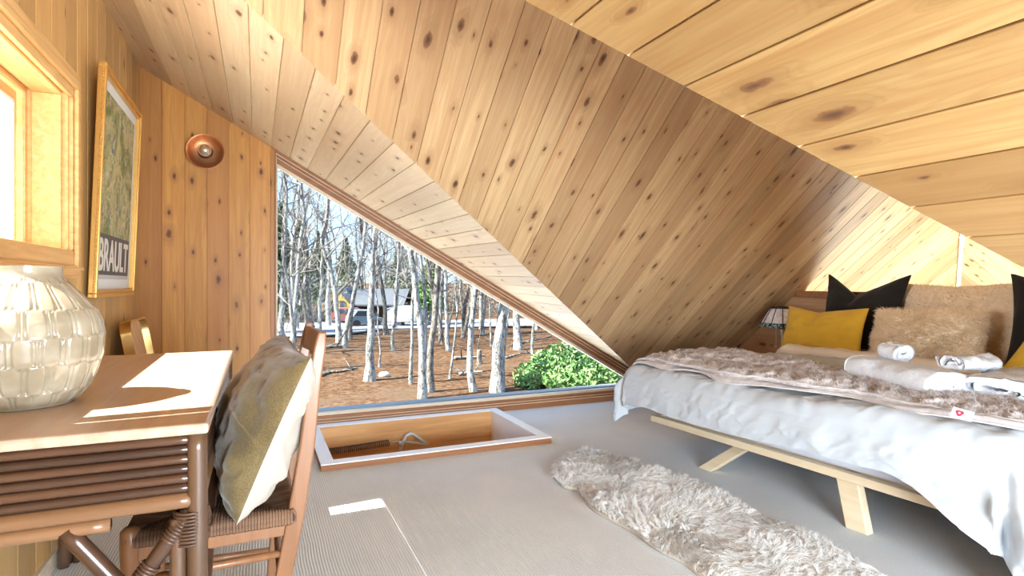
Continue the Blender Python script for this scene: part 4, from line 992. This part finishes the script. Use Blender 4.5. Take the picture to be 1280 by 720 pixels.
# ================================================================ OUTDOORS
GZ = -2.5
def ground_mat():
    m = NT('leaf_litter'); o = m.obj()
    a = m.noise(o, .35, 4., .6); b = m.noise(o, 9., 5., .7); vo = m.n('ShaderNodeTexVoronoi'); m.put(vo.inputs['Vector'], o); vo.inputs['Scale'].default_value = 6.5
    c = m.mix(m.ramp(b, .42, .58), (.028, .012, .0055), (.086, .044, .020))
    c = m.mix(m.math('MULTIPLY', m.math('POWER', m.sep(vo.outputs['Color'])[0], 2.), .85), c, (.13, .076, .043))
    c = m.mix(m.math('MULTIPLY', m.ramp(a, .50, .66), .6), c, (.088, .060, .038))
    return m.set(c, .95, 0., .1)
gx = np.linspace(-60, 120, 91); gyv = np.concatenate([np.linspace(-20, 12, 9), np.linspace(13, 130, 80)])
X_, Y_ = np.meshgrid(gx, gyv, indexing='ij'); Zg = GZ+.10*fbm(X_*.25, Y_*.25, 0, 2)*sst(6, 14, Y_)+sst(70, 125, Y_*.9+X_*.4)*3.5
m = MB(); m.grid(np.stack([X_, Y_, Zg], -1)); struct(m.build('ground', ground_mat(), None, True))
def gz(x, y): return GZ+.10*float(fbm(x*.25, y*.25, 0, 2))*float(sst(6, 14, y))
pr_ = [(300, 407), (420, 404.5), (560, 402), (700, 399), (760, 398), (760, 408), (640, 409), (560, 411), (480, 413), (425, 420), (340, 424), (300, 426)]
m = MB(); m.prism([tuple(on_z(x, y, GZ)[:2])+(GZ+.06,) for x, y in pr_], (0, 0, .08)); struct(m.build('road', plain('pale_gravel', (0.218, 0.218, 0.228), .9, nz=.15, sc=2.)))
def bark(name, a, b, c3):
    m = NT(name); o = m.obj(); x, y, z = m.sep(o)
    g = m.noise(m.comb(m.math('MULTIPLY', x, 9.), m.math('MULTIPLY', y, 9.), m.math('MULTIPLY', z, 3.2)), 1., 5., .7); g2 = m.noise(o, 15., 3.)
    c = m.mix(m.ramp(g, .42, .56), b, a); c = m.mix(m.math('MULTIPLY', m.ramp(g2, .5, .7), .6), c, c3)
    m.bump(g2, .6, .02)
    return m.set(c, .92, 0., .15)
M_BARK = bark('pale_lichen_bark', (.32, .32, .30), (.095, .088, .076), (.41, .43, .41))
M_BARKD = bark('dark_bark', (.20, .18, .155), (.06, .05, .042), (.30, .30, .28))
M_TWIG = bark('grey_twigs', (.27, .255, .235), (.16, .145, .13), (.34, .335, .315))
def branch(mb, p, d, L, r, depth, rng, n=5, segs=5, up=.25):
    pts = [p.copy()]; dd = d.copy(); q = p.copy()
    for i in range(segs):
        dd = dd+rng.normal(size=3)*.22+np.array((0, 0, up*.25)); dd /= np.linalg.norm(dd); q = q+dd*L/segs; pts.append(q.copy())
    mb.tube(pts, np.linspace(r, r*.25, segs+1), n, False)
    if depth <= 0: return
    k = 3 if depth > 1 else 3
    for _ in range(k+(rng.random() < .5)):
        i = rng.integers(1, segs+1); t = pts[i]; base = (pts[i]-pts[i-1]); base /= np.linalg.norm(base)
        nd = base+rng.normal(size=3)*.75; nd /= np.linalg.norm(nd)
        branch(mb, t, nd, L*rng.uniform(.4, .65), r*(1-.75*i/segs)*.62, depth-1, rng, 3 if depth < 3 else 4, 4, up)
def make_tree(name, label, pts, rad, nb, rng, mat, group=None, depth=2, blen=.28, first=.18, cat='tree'):
    """pts: trunk polyline in world metres, base first"""
    pts = np.array(pts, float); base = pts[0].copy(); loc = pts-base
    # densify
    s = np.concatenate([[0], np.cumsum(np.linalg.norm(np.diff(loc, axis=0), axis=1))]); k = max(10, int(s[-1]/.7)); ss = np.linspace(0, s[-1], k)
    T_ = np.stack([np.interp(ss, s, loc[:, j]) for j in range(3)], 1); T_[1:-1, :2] += rng.normal(size=(k-2, 2))*.03
    t = ss/s[-1]; R_ = rad*(1-.80*t)**.8+.004; R_[0] *= 1.45; R_[1] *= 1.12 if k > 14 else 1
    o = thing(name, label, cat, base, group)
    m = MB(); m.tube(np.concatenate([[T_[0]-np.array((0, 0, .25))], T_]), np.concatenate([[R_[0]*1.3], R_]), 9); tr = m.build('trunk', mat, None, True); tr.parent = o
    m = MB()
    for _ in range(nb):
        i = int(rng.uniform(first, .98)*k); i = min(max(i, 1), k-1); ang = rng.uniform(0, 2*PI); el = rng.uniform(.25, 1.1)
        d = np.array((math.cos(ang)*math.cos(el), math.sin(ang)*math.cos(el), math.sin(el)))
        branch(m, T_[i], d, s[-1]*blen*rng.uniform(.5, 1.)*(1.1-.6*t[i]), max(R_[i]*rng.uniform(.3, .5), .012), depth, rng, 5)
    br = m.build('branches', M_TWIG if mat is not M_BARKD else M_BARKD, None, True); br.parent = o
    return o
def px_tree(base, ups, wpx, label, nb=22, mat=None, Ht=None, name='bare_tree', seed=1, first=.2, depth=2, blen=.26, cat='tree'):
    rng = np.random.default_rng(seed); z = FPX*(H-GZ)/(base[1]-CYP)
    pts = [at_depth(base[0], base[1], z)]; pts[0][2] = gz(*pts[0][:2])-.02
    for u in ups: pts.append(at_depth(u[0], u[1], z))
    if Ht:
        last, prev = pts[-1], pts[-2]; d = (last-prev)/np.linalg.norm(last-prev); d = d*.6+np.array((0, 0, .4)); d /= np.linalg.norm(d)
        while pts[-1][2] < Ht+GZ: pts.append(pts[-1]+d*1.5+np.append(rng.normal(size=2)*.25, 0))
    return make_tree(name, label, pts, wpx/2*z/FPX, nb, rng, mat or M_BARK, None, depth, blen, first, cat)
px_tree((462, 475), [(462, 440), (463, 400), (465, 340), (467, 300), (468, 284)], 11.5, 'stout pale tree with a broken-off top, nearest the window centre', 16, seed=2, Ht=None, first=.6, blen=.22)
px_tree((528, 500), [(529, 470), (526, 420), (522, 380), (517, 345), (513, 311)], 9, 'pale leaning trunk at the front of the close clump of trunks', 18, Ht=14, seed=3, first=.3)
px_tree((538, 491), [(540, 450), (541.5, 420), (545, 380), (547, 332)], 8.5, 'dark upright trunk at the right of the close clump of trunks', 18, M_BARKD, 14, seed=4, first=.35)
px_tree((533, 478), [(533, 440), (532, 400), (530, 354)], 4.5, 'thin pale trunk between the two thick trunks of the clump', 14, Ht=11, seed=5, first=.3)
px_tree((513, 480), [(514, 440), (516, 400), (517, 360), (518, 330)], 4, 'slim pale trunk just left of the close clump', 14, Ht=10, seed=6, first=.25)
px_tree((592, 491), [(588, 460), (590, 420), (593, 385), (595, 362)], 7.5, 'mid-grey trunk right of the clump and left of the thickest tree', 18, Ht=14, seed=7, first=.35)
px_tree((621, 492), [(622, 460), (625, 420), (629, 390), (632, 370)], 14, 'thickest lichen-spotted tree, last big trunk before the green bush', 20, Ht=17, seed=8, first=.45)
px_tree((667, 458), [(667, 430), (667.5, 410), (668, 390)], 3.6, 'thin pale trunk standing at the left end of the green bush', 14, Ht=9, seed=9, first=.25)
px_tree((562, 474), [(566, 440), (570, 405), (575, 365), (578, 345)], 2.6, 'slender pale sapling slanting right between clump and grey trunk', 15, Ht=8, seed=10, first=.3)
px_tree((561, 438), [(558.5, 420), (558, 390), (557, 345)], 5, 'pale tree with a swollen foot behind the slanting sapling', 18, Ht=14, seed=11)
px_tree((430.5, 437), [(433, 415), (440, 380), (447, 345), (454, 311)], 6, 'pale tree leaning far to the right over the yellow house', 22, Ht=14, seed=12, first=.35)
px_tree((424, 427), [(423, 405), (419, 375), (414, 343), (406, 318), (402, 300)], 6.5, 'grey crooked tree with a dark foot beside the leaning tree', 24, Ht=14, seed=13, first=.3, blen=.34)
px_tree((437, 424), [(438, 400), (443, 370), (447, 340)], 5, 'dark trunk half hidden behind the leaning pale tree', 18, M_BARKD, 13, seed=14)
px_tree((491, 439), [(491, 420), (493, 390), (496, 350), (499, 310)], 3.6, 'slim pale tree between the broken-top tree and the slim trunk by the clump', 18, Ht=11, seed=15)
px_tree((474, 459), [(474, 435), (473, 410), (473, 390)], 2.2, 'thin white sapling close on the right of the broken-top tree', 8, Ht=4, seed=16, cat='sapling')
px_tree((483, 418), [(482, 400), (479, 370), (474, 340), (470, 314)], 5.5, 'brown curved tree leaning left behind the broken-top tree', 22, M_BARKD, 14, seed=17)
px_tree((365, 432), [(367, 405), (369, 375), (372, 340), (376, 300), (381, 268), (379, 250)], 6, 'pale double-curved tree near the left window post with long arching limbs', 30, Ht=13, seed=18, first=.35, blen=.36)
px_tree((351, 421), [(352, 390), (353.5, 354), (355, 300), (357, 270)], 7, 'pale tree nearest the upright left window post', 26, Ht=15, seed=19, first=.3, blen=.32)
px_tree((391, 416), [(388, 385), (385, 350), (382.5, 300)], 5.5, 'dark trunk right of the double-curved tree', 24, M_BARKD, 14, seed=20)
px_tree((399, 418), [(400, 385), (402, 345), (404, 300), (407, 270)], 5, 'slim grey tree left of the yellow house gable', 24, Ht=14, seed=21)
px_tree((410, 409), [(410, 385), (411, 349), (412, 320)], 6, 'pale tree standing in front of the yellow house gable', 22, Ht=15, seed=22)
px_tree((492, 411), [(495, 385), (498, 345), (502, 311)], 5, 'pale tree leaning right before the white covered boat', 22, Ht=15, seed=23)
px_tree((602, 412), [(602, 390), (602, 365)], 5, 'pale upright tree beyond the road right of the grey trunk', 22, Ht=15, seed=24)
px_tree((551, 420), [(550, 390), (553, 345)], 4.5, 'pale tree beyond the clump leaning slightly right', 22, Ht=14, seed=25)
px_tree((614, 432), [(612.5, 410), (612, 380)], 2.4, 'thin sapling just left of the thickest tree', 8, Ht=7, seed=26, cat='sapling')
px_tree((630, 487), [(630.5, 460), (631, 430)], 2., 'thin bare sapling hugging the right side of the thickest tree', 8, Ht=5, seed=27, cat='sapling')
# woods behind: eight kinds, copied
protos = []
for i in range(8):
    rng = np.random.default_rng(100+i); h = rng.uniform(11, 16); pts = [np.zeros(3)]; d = np.array((rng.normal()*.06, rng.normal()*.06, 1.))
    while pts[-1][2] < h: pts.append(pts[-1]+d*1.4+np.append(rng.normal(size=2)*.14, 0))
    protos.append(make_tree('woodland_tree', 'bare grey tree far back in the woods', pts, rng.uniform(.09, .16), 30, rng, M_BARK if i % 3 else M_BARKD, 'bare trees far back in the woods', 2, .28, .18))
def copy_thing(o, loc, rz, sc):
    c = o.copy(); COL.objects.link(c); c.location = loc; c.rotation_euler = (0, 0, rz); c.scale = (sc,)*3
    for ch_ in list(o.children):
        k = ch_.copy(); COL.objects.link(k); k.parent = c
    return c
rng = np.random.default_rng(77); cnt = 0
for i in range(120):
    z = 26+66*rng.random()**.8; px = rng.uniform(330, 800)
    if z < 62 and 395 < px < 525: z = 62+20*rng.random()
    p = at_depth(px, CYP, z)
    loc = (p[0], p[1], gz(p[0], p[1])+float(sst(70, 125, p[1]*.9+p[0]*.4))*3.5-.05); rz = rng.uniform(0, 6.28); sc_ = rng.uniform(.75, 1.25)
    if i < 8: o = protos[i]; o.location = loc; o.rotation_euler = (0, 0, rz); o.scale = (sc_,)*3
    else: copy_thing(protos[i % 8], loc, rz, sc_)
for i in range(34):
    z = 19+46*rng.random(); px = rng.uniform(-260, 325); p = at_depth(px, CYP, z)
    copy_thing(protos[i % 8], (p[0], p[1], gz(p[0], p[1])-.05), rng.uniform(0, 6.28), rng.uniform(.8, 1.25))
# leafy evergreens
def leafmat(name, a, b):
    m = NT(name); g = m.noise(m.obj(), 2.2, 5.); return m.set(m.mix(m.ramp(g, .35, .65), a, b), .6, 0., .3)
M_LEAF = leafmat('laurel_leaves', (.06, .15, .03), (.24, .38, .13)); M_PINE = leafmat('pine_needles', (.03, .058, .018), (.10, .15, .045))
M_BRUSH = leafmat('dry_brush', (.10, .095, .075), (.19, .185, .15))
def leaves(mb, C, sx, cnt, size, rng):
    """cloud of small bent leaves filling ellipsoids C=[(center,(rx,ry,rz))]"""
    for c, r in C:
        n = int(cnt); d = rng.normal(size=(n, 3)); d /= np.linalg.norm(d, axis=1)[:, None]; q = d*(rng.random((n, 1))**.4)*np.array(r)+np.array(c)
        a = rng.normal(size=(n, 3)); a /= np.linalg.norm(a, axis=1)[:, None]; b = np.cross(a, rng.normal(size=(n, 3))); b /= np.linalg.norm(b, axis=1)[:, None]
        s = size*rng.uniform(.6, 1.2, (n, 1))
        V = np.stack([q-a*s, q+b*s*.4, q+a*s, q-b*s*.4], 1).reshape(-1, 3); i = np.arange(n)*4
        mb.v += [tuple(p) for p in V.tolist()]; o = mb.n; mb.n += len(V); mb.f += [(x+o, x+o+1, x+o+2, x+o+3) for x in i.tolist()]; mb.m += [0]*n
def shrub(name, label, cat, base, blobs, cnt, size, mat, seed, stems=10, group=None):
    rng = np.random.default_rng(seed); o = thing(name, label, cat, base, group); base = np.array(base, float)
    m = MB(); leaves(m, [(np.array(c), r) for c, r in blobs], 1, cnt, size, rng); f = m.build('foliage', mat, None); f.parent = o
    m = MB()
    for c, r in blobs:
        for _ in range(max(2, stems//len(blobs))):
            e = np.array(c)+rng.normal(size=3)*np.array(r)*.5; e[2] = max(e[2], .3); s0 = np.array((c[0]*.5+rng.normal()*.15, c[1]*.5+rng.normal()*.15, -.1)); m.tube([s0, (s0+e)/2+rng.normal(size=3)*.1, e], [.03, .02, .008], 5, False)
    f = m.build('stems', M_BARKD, None); f.parent = o
    return o
b0 = on_z(706, 484, GZ)
def rel(px, py, z): return at_depth(px, py, z)-np.array((b0[0], b0[1], GZ))
zb = float((b0-CAM)@FW)
blobs = [(rel(x, y, zb+dz), (r, r, r*.62)) for x, y, dz, r in ((668, 468, .2, .75), (690, 462, 0, .85), (715, 468, -.4, .9), (742, 466, 0, .9), (765, 470, .5, .9), (705, 445, .9, .8), (735, 448, 1, .8), (683, 450, 1.2, .6), (660, 477, -.2, .5), (700, 474, -.8, .6), (725, 478, -1, .6))]
shrub('laurel_bush', 'bright green leafy bush outside the lower right corner of the window', 'bush', (b0[0], b0[1], GZ), blobs, 620, .105, M_LEAF, 4, 30)
for i, (px, z, h, w, lab) in enumerate(((352, 40, 8.5, 1.9, 'dark green pine at the left edge of the window view'), (374, 52, 9, 2.4, 'mid-sized pine behind the double-curved tree'), (397, 60, 8.5, 2.6, 'pine rising over the left end of the yellow house'), (432, 74, 9, 3.4, 'broad evergreen behind the house roof'), (538, 48, 6.5, 1.8, 'light green evergreen showing behind the close clump'), (500, 76, 9, 3.2, 'evergreen behind the white covered boat'))):
    p = at_depth(px, CYP, z); bs = [((0, 0, h*t), (w*(1.05-t), w*(1.05-t), h*.12)) for t in np.linspace(.25, .95, 8)]
    shrub('pine_tree', lab, 'tree', (p[0], p[1], gz(p[0], p[1])), bs, 330, .26, M_PINE if i != 4 else M_LEAF, 60+i, 8)
for i, (px, z, w, lab) in enumerate(((350, 50, 5, 'dry brush thicket at the left edge beyond the road'), (470, 84, 10, 'dry brush thicket beyond the house roof'), (552, 66, 6, 'dry brush thicket behind the clump of trunks'), (600, 70, 7, 'dry brush thicket beyond the upright pale tree'), (655, 62, 6, 'dry brush thicket uphill of the green bush'), (720, 70, 8, 'dry brush thicket hidden uphill at the right'))):
    p = at_depth(px, CYP, z); r_ = np.random.default_rng(i); bs = [((r_.uniform(-w, w), r_.uniform(-2, 2), r_.uniform(.6, 3.2)), (w*.4, 2, 1.5)) for _ in range(7)]
    shrub('brush_thicket', lab, 'brush', (p[0], p[1], gz(p[0], p[1])), bs, 170, .16, M_BRUSH, 80+i, 40)
# added unseen slab under the triangular window, bounces sun onto the ceiling
m = MB(); m.bx(-1.6, 4.4, YG+.22, 7.0, -.75, -.6); struct(m.build('lower_bounce_slab', plain('white_bounce_surface', (.82, .81, .78), .8)))
m = MB(); m.bx(-5.2, XW-.22, -1., 5.4, .35, .5); struct(m.build('side_bounce_slab', plain('white_bounce_surface_side', (.82, .80, .76), .8)))  # second added slab, bounces sun through the left window onto the ceiling
# house beyond the road
ZH = 58.; R3 = RT; F3 = FW
def hp(px, py, dz=0): return at_depth(px, py, ZH+dz)
gl_ = GZ
hs = thing('house', 'small yellow gabled house with a grey roof beyond the road', 'house', tuple(hp(450, 400)[:2])+(gl_,))
def wallbox(mb, px0, px1, z1, d0, d1): 
    A = at_depth(px0, CYP, ZH+d0); A2 = at_depth(px1, CYP, ZH+d0); W_ = A2-A
    P = [np.array((A[0], A[1], gl_)), np.array((A2[0], A2[1], gl_)), np.array((A2[0], A2[1], gl_))+F3*(d1-d0), np.array((A[0], A[1], gl_))+F3*(d1-d0)]
    mb.prism(P, (0, 0, z1-gl_))
ze = 1.05-27/FPX*ZH; zr = 1.05-8/FPX*ZH
yel = plain('yellow_clapboard', (0.340, 0.231, 0.041), .7, nz=.1)
m = MB(); wallbox(m, 401, 438, ze, 0, 6)
A = at_depth(401, CYP, ZH); B = at_depth(438, CYP, ZH); A[2] = B[2] = ze; mid = (A+B)/2; mid[2] = zr
m.prism([A, B, mid], F3*6); m.build('gable_walls', yel, hs)
m = MB(); m.prism([A-RT*.4+np.array((0, 0, -.2)), mid+np.array((0, 0, .12)), mid+np.array((0, 0, .28)), A-RT*.4], F3*6.4-0*F3); m.prism([B+RT*.4+np.array((0, 0, -.2)), mid+np.array((0, 0, .12)), mid+np.array((0, 0, .28)), B+RT*.4][::-1], F3*6.4); m.build('gable_roof', plain('grey_shingles', (0.048, 0.054, 0.068), .8, nz=.2, sc=4.), hs)
m = MB(); wallbox(m, 438, 503, ze-.1, 1.5, 6); m.build('wing_walls', plain('brown_boards', (0.082, 0.048, 0.027), .8, nz=.2), hs)
A = at_depth(436, CYP, ZH+.2); B = at_depth(505, CYP, ZH+.2)
pA = lambda q, z, f: np.array((q[0], q[1], z))+F3*f
m = MB(); m.prism([pA(A, ze-.15, 0), pA(B, ze-.15, 0), pA(B, zr-.1, 3.2), pA(A, zr-.1, 3.2)], (0, 0, .16)); m.prism([pA(A, zr-.1, 3.2), pA(B, zr-.1, 3.2), pA(B, ze, 6.4), pA(A, ze, 6.4)], (0, 0, .16)); m.build('wing_roof', plain('grey_shingles_wing', (0.058, 0.065, 0.078), .8, nz=.2, sc=4.), hs)
for px in (408, 428):
    m = MB(); A = at_depth(px-3, CYP, ZH-.05); B = at_depth(px+3, CYP, ZH-.05); m.prism([pA(A, -1.6, 0), pA(B, -1.6, 0), pA(B, -.7, 0), pA(A, -.7, 0)], -F3*.06); m.build('window', plain('dark_window_glass', (.05, .07, .09), .1), hs)
def car(px, z, L, col, label, yaw):
    p = at_depth(px, CYP, z); o = thing('car', label, 'car', (p[0], p[1], gz(p[0], p[1])+.02)); c, s = math.cos(yaw), math.sin(yaw)
    def tr(P): P = np.array(P); return np.stack([P[:, 0]*c-P[:, 1]*s, P[:, 0]*s+P[:, 1]*c, P[:, 2]], 1)
    side = [(-L/2, .3), (L/2, .3), (L/2, .75), (L*.30, .88), (L*.16, 1.4), (-L*.28, 1.42), (-L*.42, .95), (-L/2, .9)]
    m = MB(); P = tr([(x, -.85, z_) for x, z_ in side]); Q_ = tr([(x, .85, z_) for x, z_ in side]); n_ = len(side)
    m.add(np.concatenate([P, Q_]), [tuple(range(n_))[::-1], tuple(range(n_, 2*n_))]+[(i, (i+1) % n_, n_+(i+1) % n_, n_+i) for i in range(n_)]); b = m.build('body', plain('car_paint', col, .3), None, False, .05); b.parent = o
    m = MB()
    for sy in (-.86, .80):
        q = [(L*.25, .90), (L*.14, 1.32), (-L*.26, 1.34), (-L*.37, .97)]; P = tr([(x, sy, z_) for x, z_ in q]); Q_ = tr([(x, sy+.06, z_) for x, z_ in q]); m.add(np.concatenate([P, Q_]), [(3, 2, 1, 0), (4, 5, 6, 7)]+[(i, (i+1) % 4, 4+(i+1) % 4, 4+i) for i in range(4)])
    w_ = m.build('side_windows', plain('car_glass', (.04, .05, .06), .1), None); w_.parent = o
    for sx in (-.31, .31):
        for sy in (-.8, .8):
            m = MB(); P0 = tr([(sx*L, sy-.1, .32), (sx*L, sy+.1, .32)]); m.tube(P0, .32, 16); w_ = m.build('wheel', plain('tyre_rubber', (.03, .03, .03), .8), None); w_.parent = o
car(438, 50, 3.4, (0.204, 0.054, 0.041), 'red car parked before the house wing', -YAW+.1)
car(455, 47, 2.6, (0.150, 0.197, 0.238), 'pale blue car parked right of the red car', -YAW+.5)
p = at_depth(507, CYP, 47); o = thing('covered_boat', 'boat under a white cover right of the house', 'boat', (p[0], p[1], gz(p[0], p[1])))
m = MB(); V = []
for i, q in enumerate(np.linspace(-1, 1, 14)):
    w_ = .9*(1-max(0, q)**3*.8); h_ = 1.5+.25*math.cos(q*1.6); V.append([R3*(q*1.6)+F3*(-w_)+np.array((0, 0, .45)), R3*(q*1.6)+F3*(-w_*.9)+np.array((0, 0, h_*.7)), R3*(q*1.6)+np.array((0, 0, h_)), R3*(q*1.6)+F3*(w_*.9)+np.array((0, 0, h_*.7)), R3*(q*1.6)+F3*w_+np.array((0, 0, .45))])
m.grid(np.array(V)); n5 = 5; m.add(V[0], [(0, 1, 2, 3, 4)]); m.add(V[-1], [(4, 3, 2, 1, 0)]); f = m.build('cover', plain('white_tarpaulin', (0.231, 0.245, 0.265), .6), None, True); f.parent = o
m = MB(); m.tube([R3*(-1.7)+np.array((0, 0, .4)), R3*2.2+np.array((0, 0, .4))], .06, 8)
for sx in (-.5,):
    for sy in (-.7, .7): m.tube([R3*sx+F3*(sy-.08)+np.array((0, 0, .3)), R3*sx+F3*(sy+.08)+np.array((0, 0, .3))], .3, 14)
f = m.build('trailer', plain('trailer_steel', (.2, .2, .21), .5, .5), None); f.parent = o
# fallen timber
def log(px0, py0, px1, py1, r, label, name='fallen_log', group=None, seed=0):
    a = on_z(px0, py0, GZ); b = on_z(px1, py1, GZ); rng = np.random.default_rng(seed); c = (a+b)/2; o = thing(name, label, 'log' if name == 'fallen_log' else 'branch', (c[0], c[1], GZ), group)
    t = np.linspace(0, 1, 12); P = a+np.outer(t, b-a); P[:, :2] += rng.normal(size=(12, 2))*r*.6
    P[:, 2] = [gz(q[0], q[1])+r*.8 for q in P]; m = MB(); m.tube(P-np.array((c[0], c[1], GZ)), np.linspace(r, r*.5, 12), 8); f = m.build('stem', M_BARKD, None, True); f.parent = o
    m = MB()
    for _ in range(4):
        i = rng.integers(2, 10); d = rng.normal(size=3); d[2] = abs(d[2])*.5+.1; d /= np.linalg.norm(d); q = P[i]-np.array((c[0], c[1], GZ)); m.tube([q, q+d*r*8, q+d*r*14+np.array((0, 0, -r))], [r*.4, r*.25, r*.1], 5)
    f = m.build('twigs', M_BARKD, None, True); f.parent = o
log(368, 404, 427, 403.5, .45, 'dark fallen log beyond the pale road at the left', seed=1)
log(372, 443, 430, 437, .12, 'grey log lying on the leaves behind the chair back', seed=2)
log(398, 470, 446, 462, .07, 'fallen branch lying left of the broken-top tree', 'fallen_branch', None, 3)
log(575, 470, 606, 467, .07, 'fallen branch lying behind the mid-grey trunk', 'fallen_branch', None, 4)
log(568, 448, 606, 445, .10, 'fallen log between the swollen-footed tree and the thickest tree', seed=5)
log(632, 449, 668, 444, .06, 'fallen branch just right of the thickest tree', 'fallen_branch', None, 6)
log(640, 432, 690, 420, .07, 'fallen branch uphill behind the green bush', 'fallen_branch', None, 7)
p = on_z(599, 454, GZ); st = thing('tree_stump', 'short dark stump between the mid-grey trunk and the thickest tree', 'stump', (p[0], p[1], gz(p[0], p[1])))
m = MB(); m.lathe([(.17, -.15), (.13, .05), (.105, .25), (.10, .62), (.08, .66), (.001, .64)], (0, 0, 0), 14); f = m.build('trunk', M_BARKD, None, True); f.parent = st
p = on_z(480, 470.5, GZ); m = MB(); m.sphere((p[0], p[1], GZ+.05), (.22, .2, .14), 14, 9); tag(m.build('rock', plain('pale_rock', (0.449, 0.428, 0.374), .9, nz=.2), None, True), 'small pale rock on the leaves beside the broken-top tree', 'rock')
# ================================================================ LIGHT
w = bpy.data.worlds.new('sky'); scene.world = w; w.use_nodes = True; nt = w.node_tree; bg = nt.nodes['Background']
tc = nt.nodes.new('ShaderNodeTexCoord'); sx = nt.nodes.new('ShaderNodeSeparateXYZ'); nt.links.new(tc.outputs['Generated'], sx.inputs[0])
mr2 = nt.nodes.new('ShaderNodeMapRange'); mr2.interpolation_type = 'SMOOTHSTEP'; nt.links.new(sx.outputs[2], mr2.inputs[0]); mr2.inputs[1].default_value = -.02; mr2.inputs[2].default_value = .45
nz_ = nt.nodes.new('ShaderNodeTexNoise'); nz_.inputs['Scale'].default_value = 4.; nz_.inputs['Detail'].default_value = 5.; nt.links.new(tc.outputs['Generated'], nz_.inputs['Vector'])
mx = nt.nodes.new('ShaderNodeMix'); mx.data_type = 'RGBA'; mx.inputs[6].default_value = (.52, .75, 1., 1); mx.inputs[7].default_value = (.26, .52, 1., 1); nt.links.new(mr2.outputs[0], mx.inputs[0])
cr = nt.nodes.new('ShaderNodeMapRange'); cr.interpolation_type = 'SMOOTHSTEP'; cr.inputs[1].default_value = .48; cr.inputs[2].default_value = .68; nt.links.new(nz_.outputs[0], cr.inputs[0])
mx2 = nt.nodes.new('ShaderNodeMix'); mx2.data_type = 'RGBA'; nt.links.new(cr.outputs[0], mx2.inputs[0]); nt.links.new(mx.outputs[2], mx2.inputs[6]); mx2.inputs[7].default_value = (.84, .93, 1., 1)
nt.links.new(mx2.outputs[2], bg.inputs[0]); bg.inputs[1].default_value = .62
def lamp(name, ty, energy, color, **kw):
    l = bpy.data.lights.new(name, ty); l.energy = energy; l.color = color
    for k, v in kw.items(): setattr(l, k, v)
    o = bpy.data.objects.new(name, l); COL.objects.link(o); return o
SUN = 7.6
s_ = lamp('sun', 'SUN', SUN, (1., .95, .86), angle=.0093)
s_.rotation_euler = Vector((.835, .06, -1.)).to_track_quat('-Z', 'Y').to_euler()
# daylight behind the rear gable window, up the stairwell
a_ = lamp('rear_window_daylight', 'AREA', 86., (.87, .94, 1.), shape='RECTANGLE', size=1.8, size_y=.9); a_.location = (.55, YR-.35, .75); a_.rotation_euler = Vector((.0, 1., -.22)).to_track_quat('-Z', 'Y').to_euler()
b_ = lamp('stairwell_daylight', 'AREA', 42., (.82, .98, 1.), shape='RECTANGLE', size=1.2, size_y=2.0); b_.location = (5.45, 2.1, -.6); b_.rotation_euler = Vector((0, 0, 1.)).to_track_quat('-Z', 'Y').to_euler()
c_ = lamp('side_window_daylight', 'AREA', 170., (.98, .99, 1.), shape='RECTANGLE', size=3.2, size_y=1.15); c_.location = (-5.6, 2.15, 1.80); c_.rotation_euler = Vector((9.3, .05, -1.05)).to_track_quat('-Z', 'Y').to_euler()
# ================================================================ CAMERA
cam = bpy.data.cameras.new('camera'); cam.sensor_width = 36.; cam.sensor_fit = 'HORIZONTAL'; cam.lens = 36*FPX/1280; cam.shift_y = (CYP-360)/1280; cam.clip_start = .05; cam.clip_end = 400
co = bpy.data.objects.new('camera', cam); COL.objects.link(co); co.location = tuple(CAM)
co.rotation_euler = (PI/2, 0, -YAW); scene.camera = co
vs = scene.view_settings; vs.view_transform = 'Standard'; vs.look = 'None'; vs.exposure = 1.98; vs.gamma = 1.; vs.use_curve_mapping = False
cy = scene.cycles; cy.use_denoising = True; cy.max_bounces = 10; cy.diffuse_bounces = 6; cy.glossy_bounces = 3; cy.transparent_max_bounces = 12; cy.sample_clamp_indirect = 6.; cy.caustics_reflective = False; cy.caustics_refractive = False
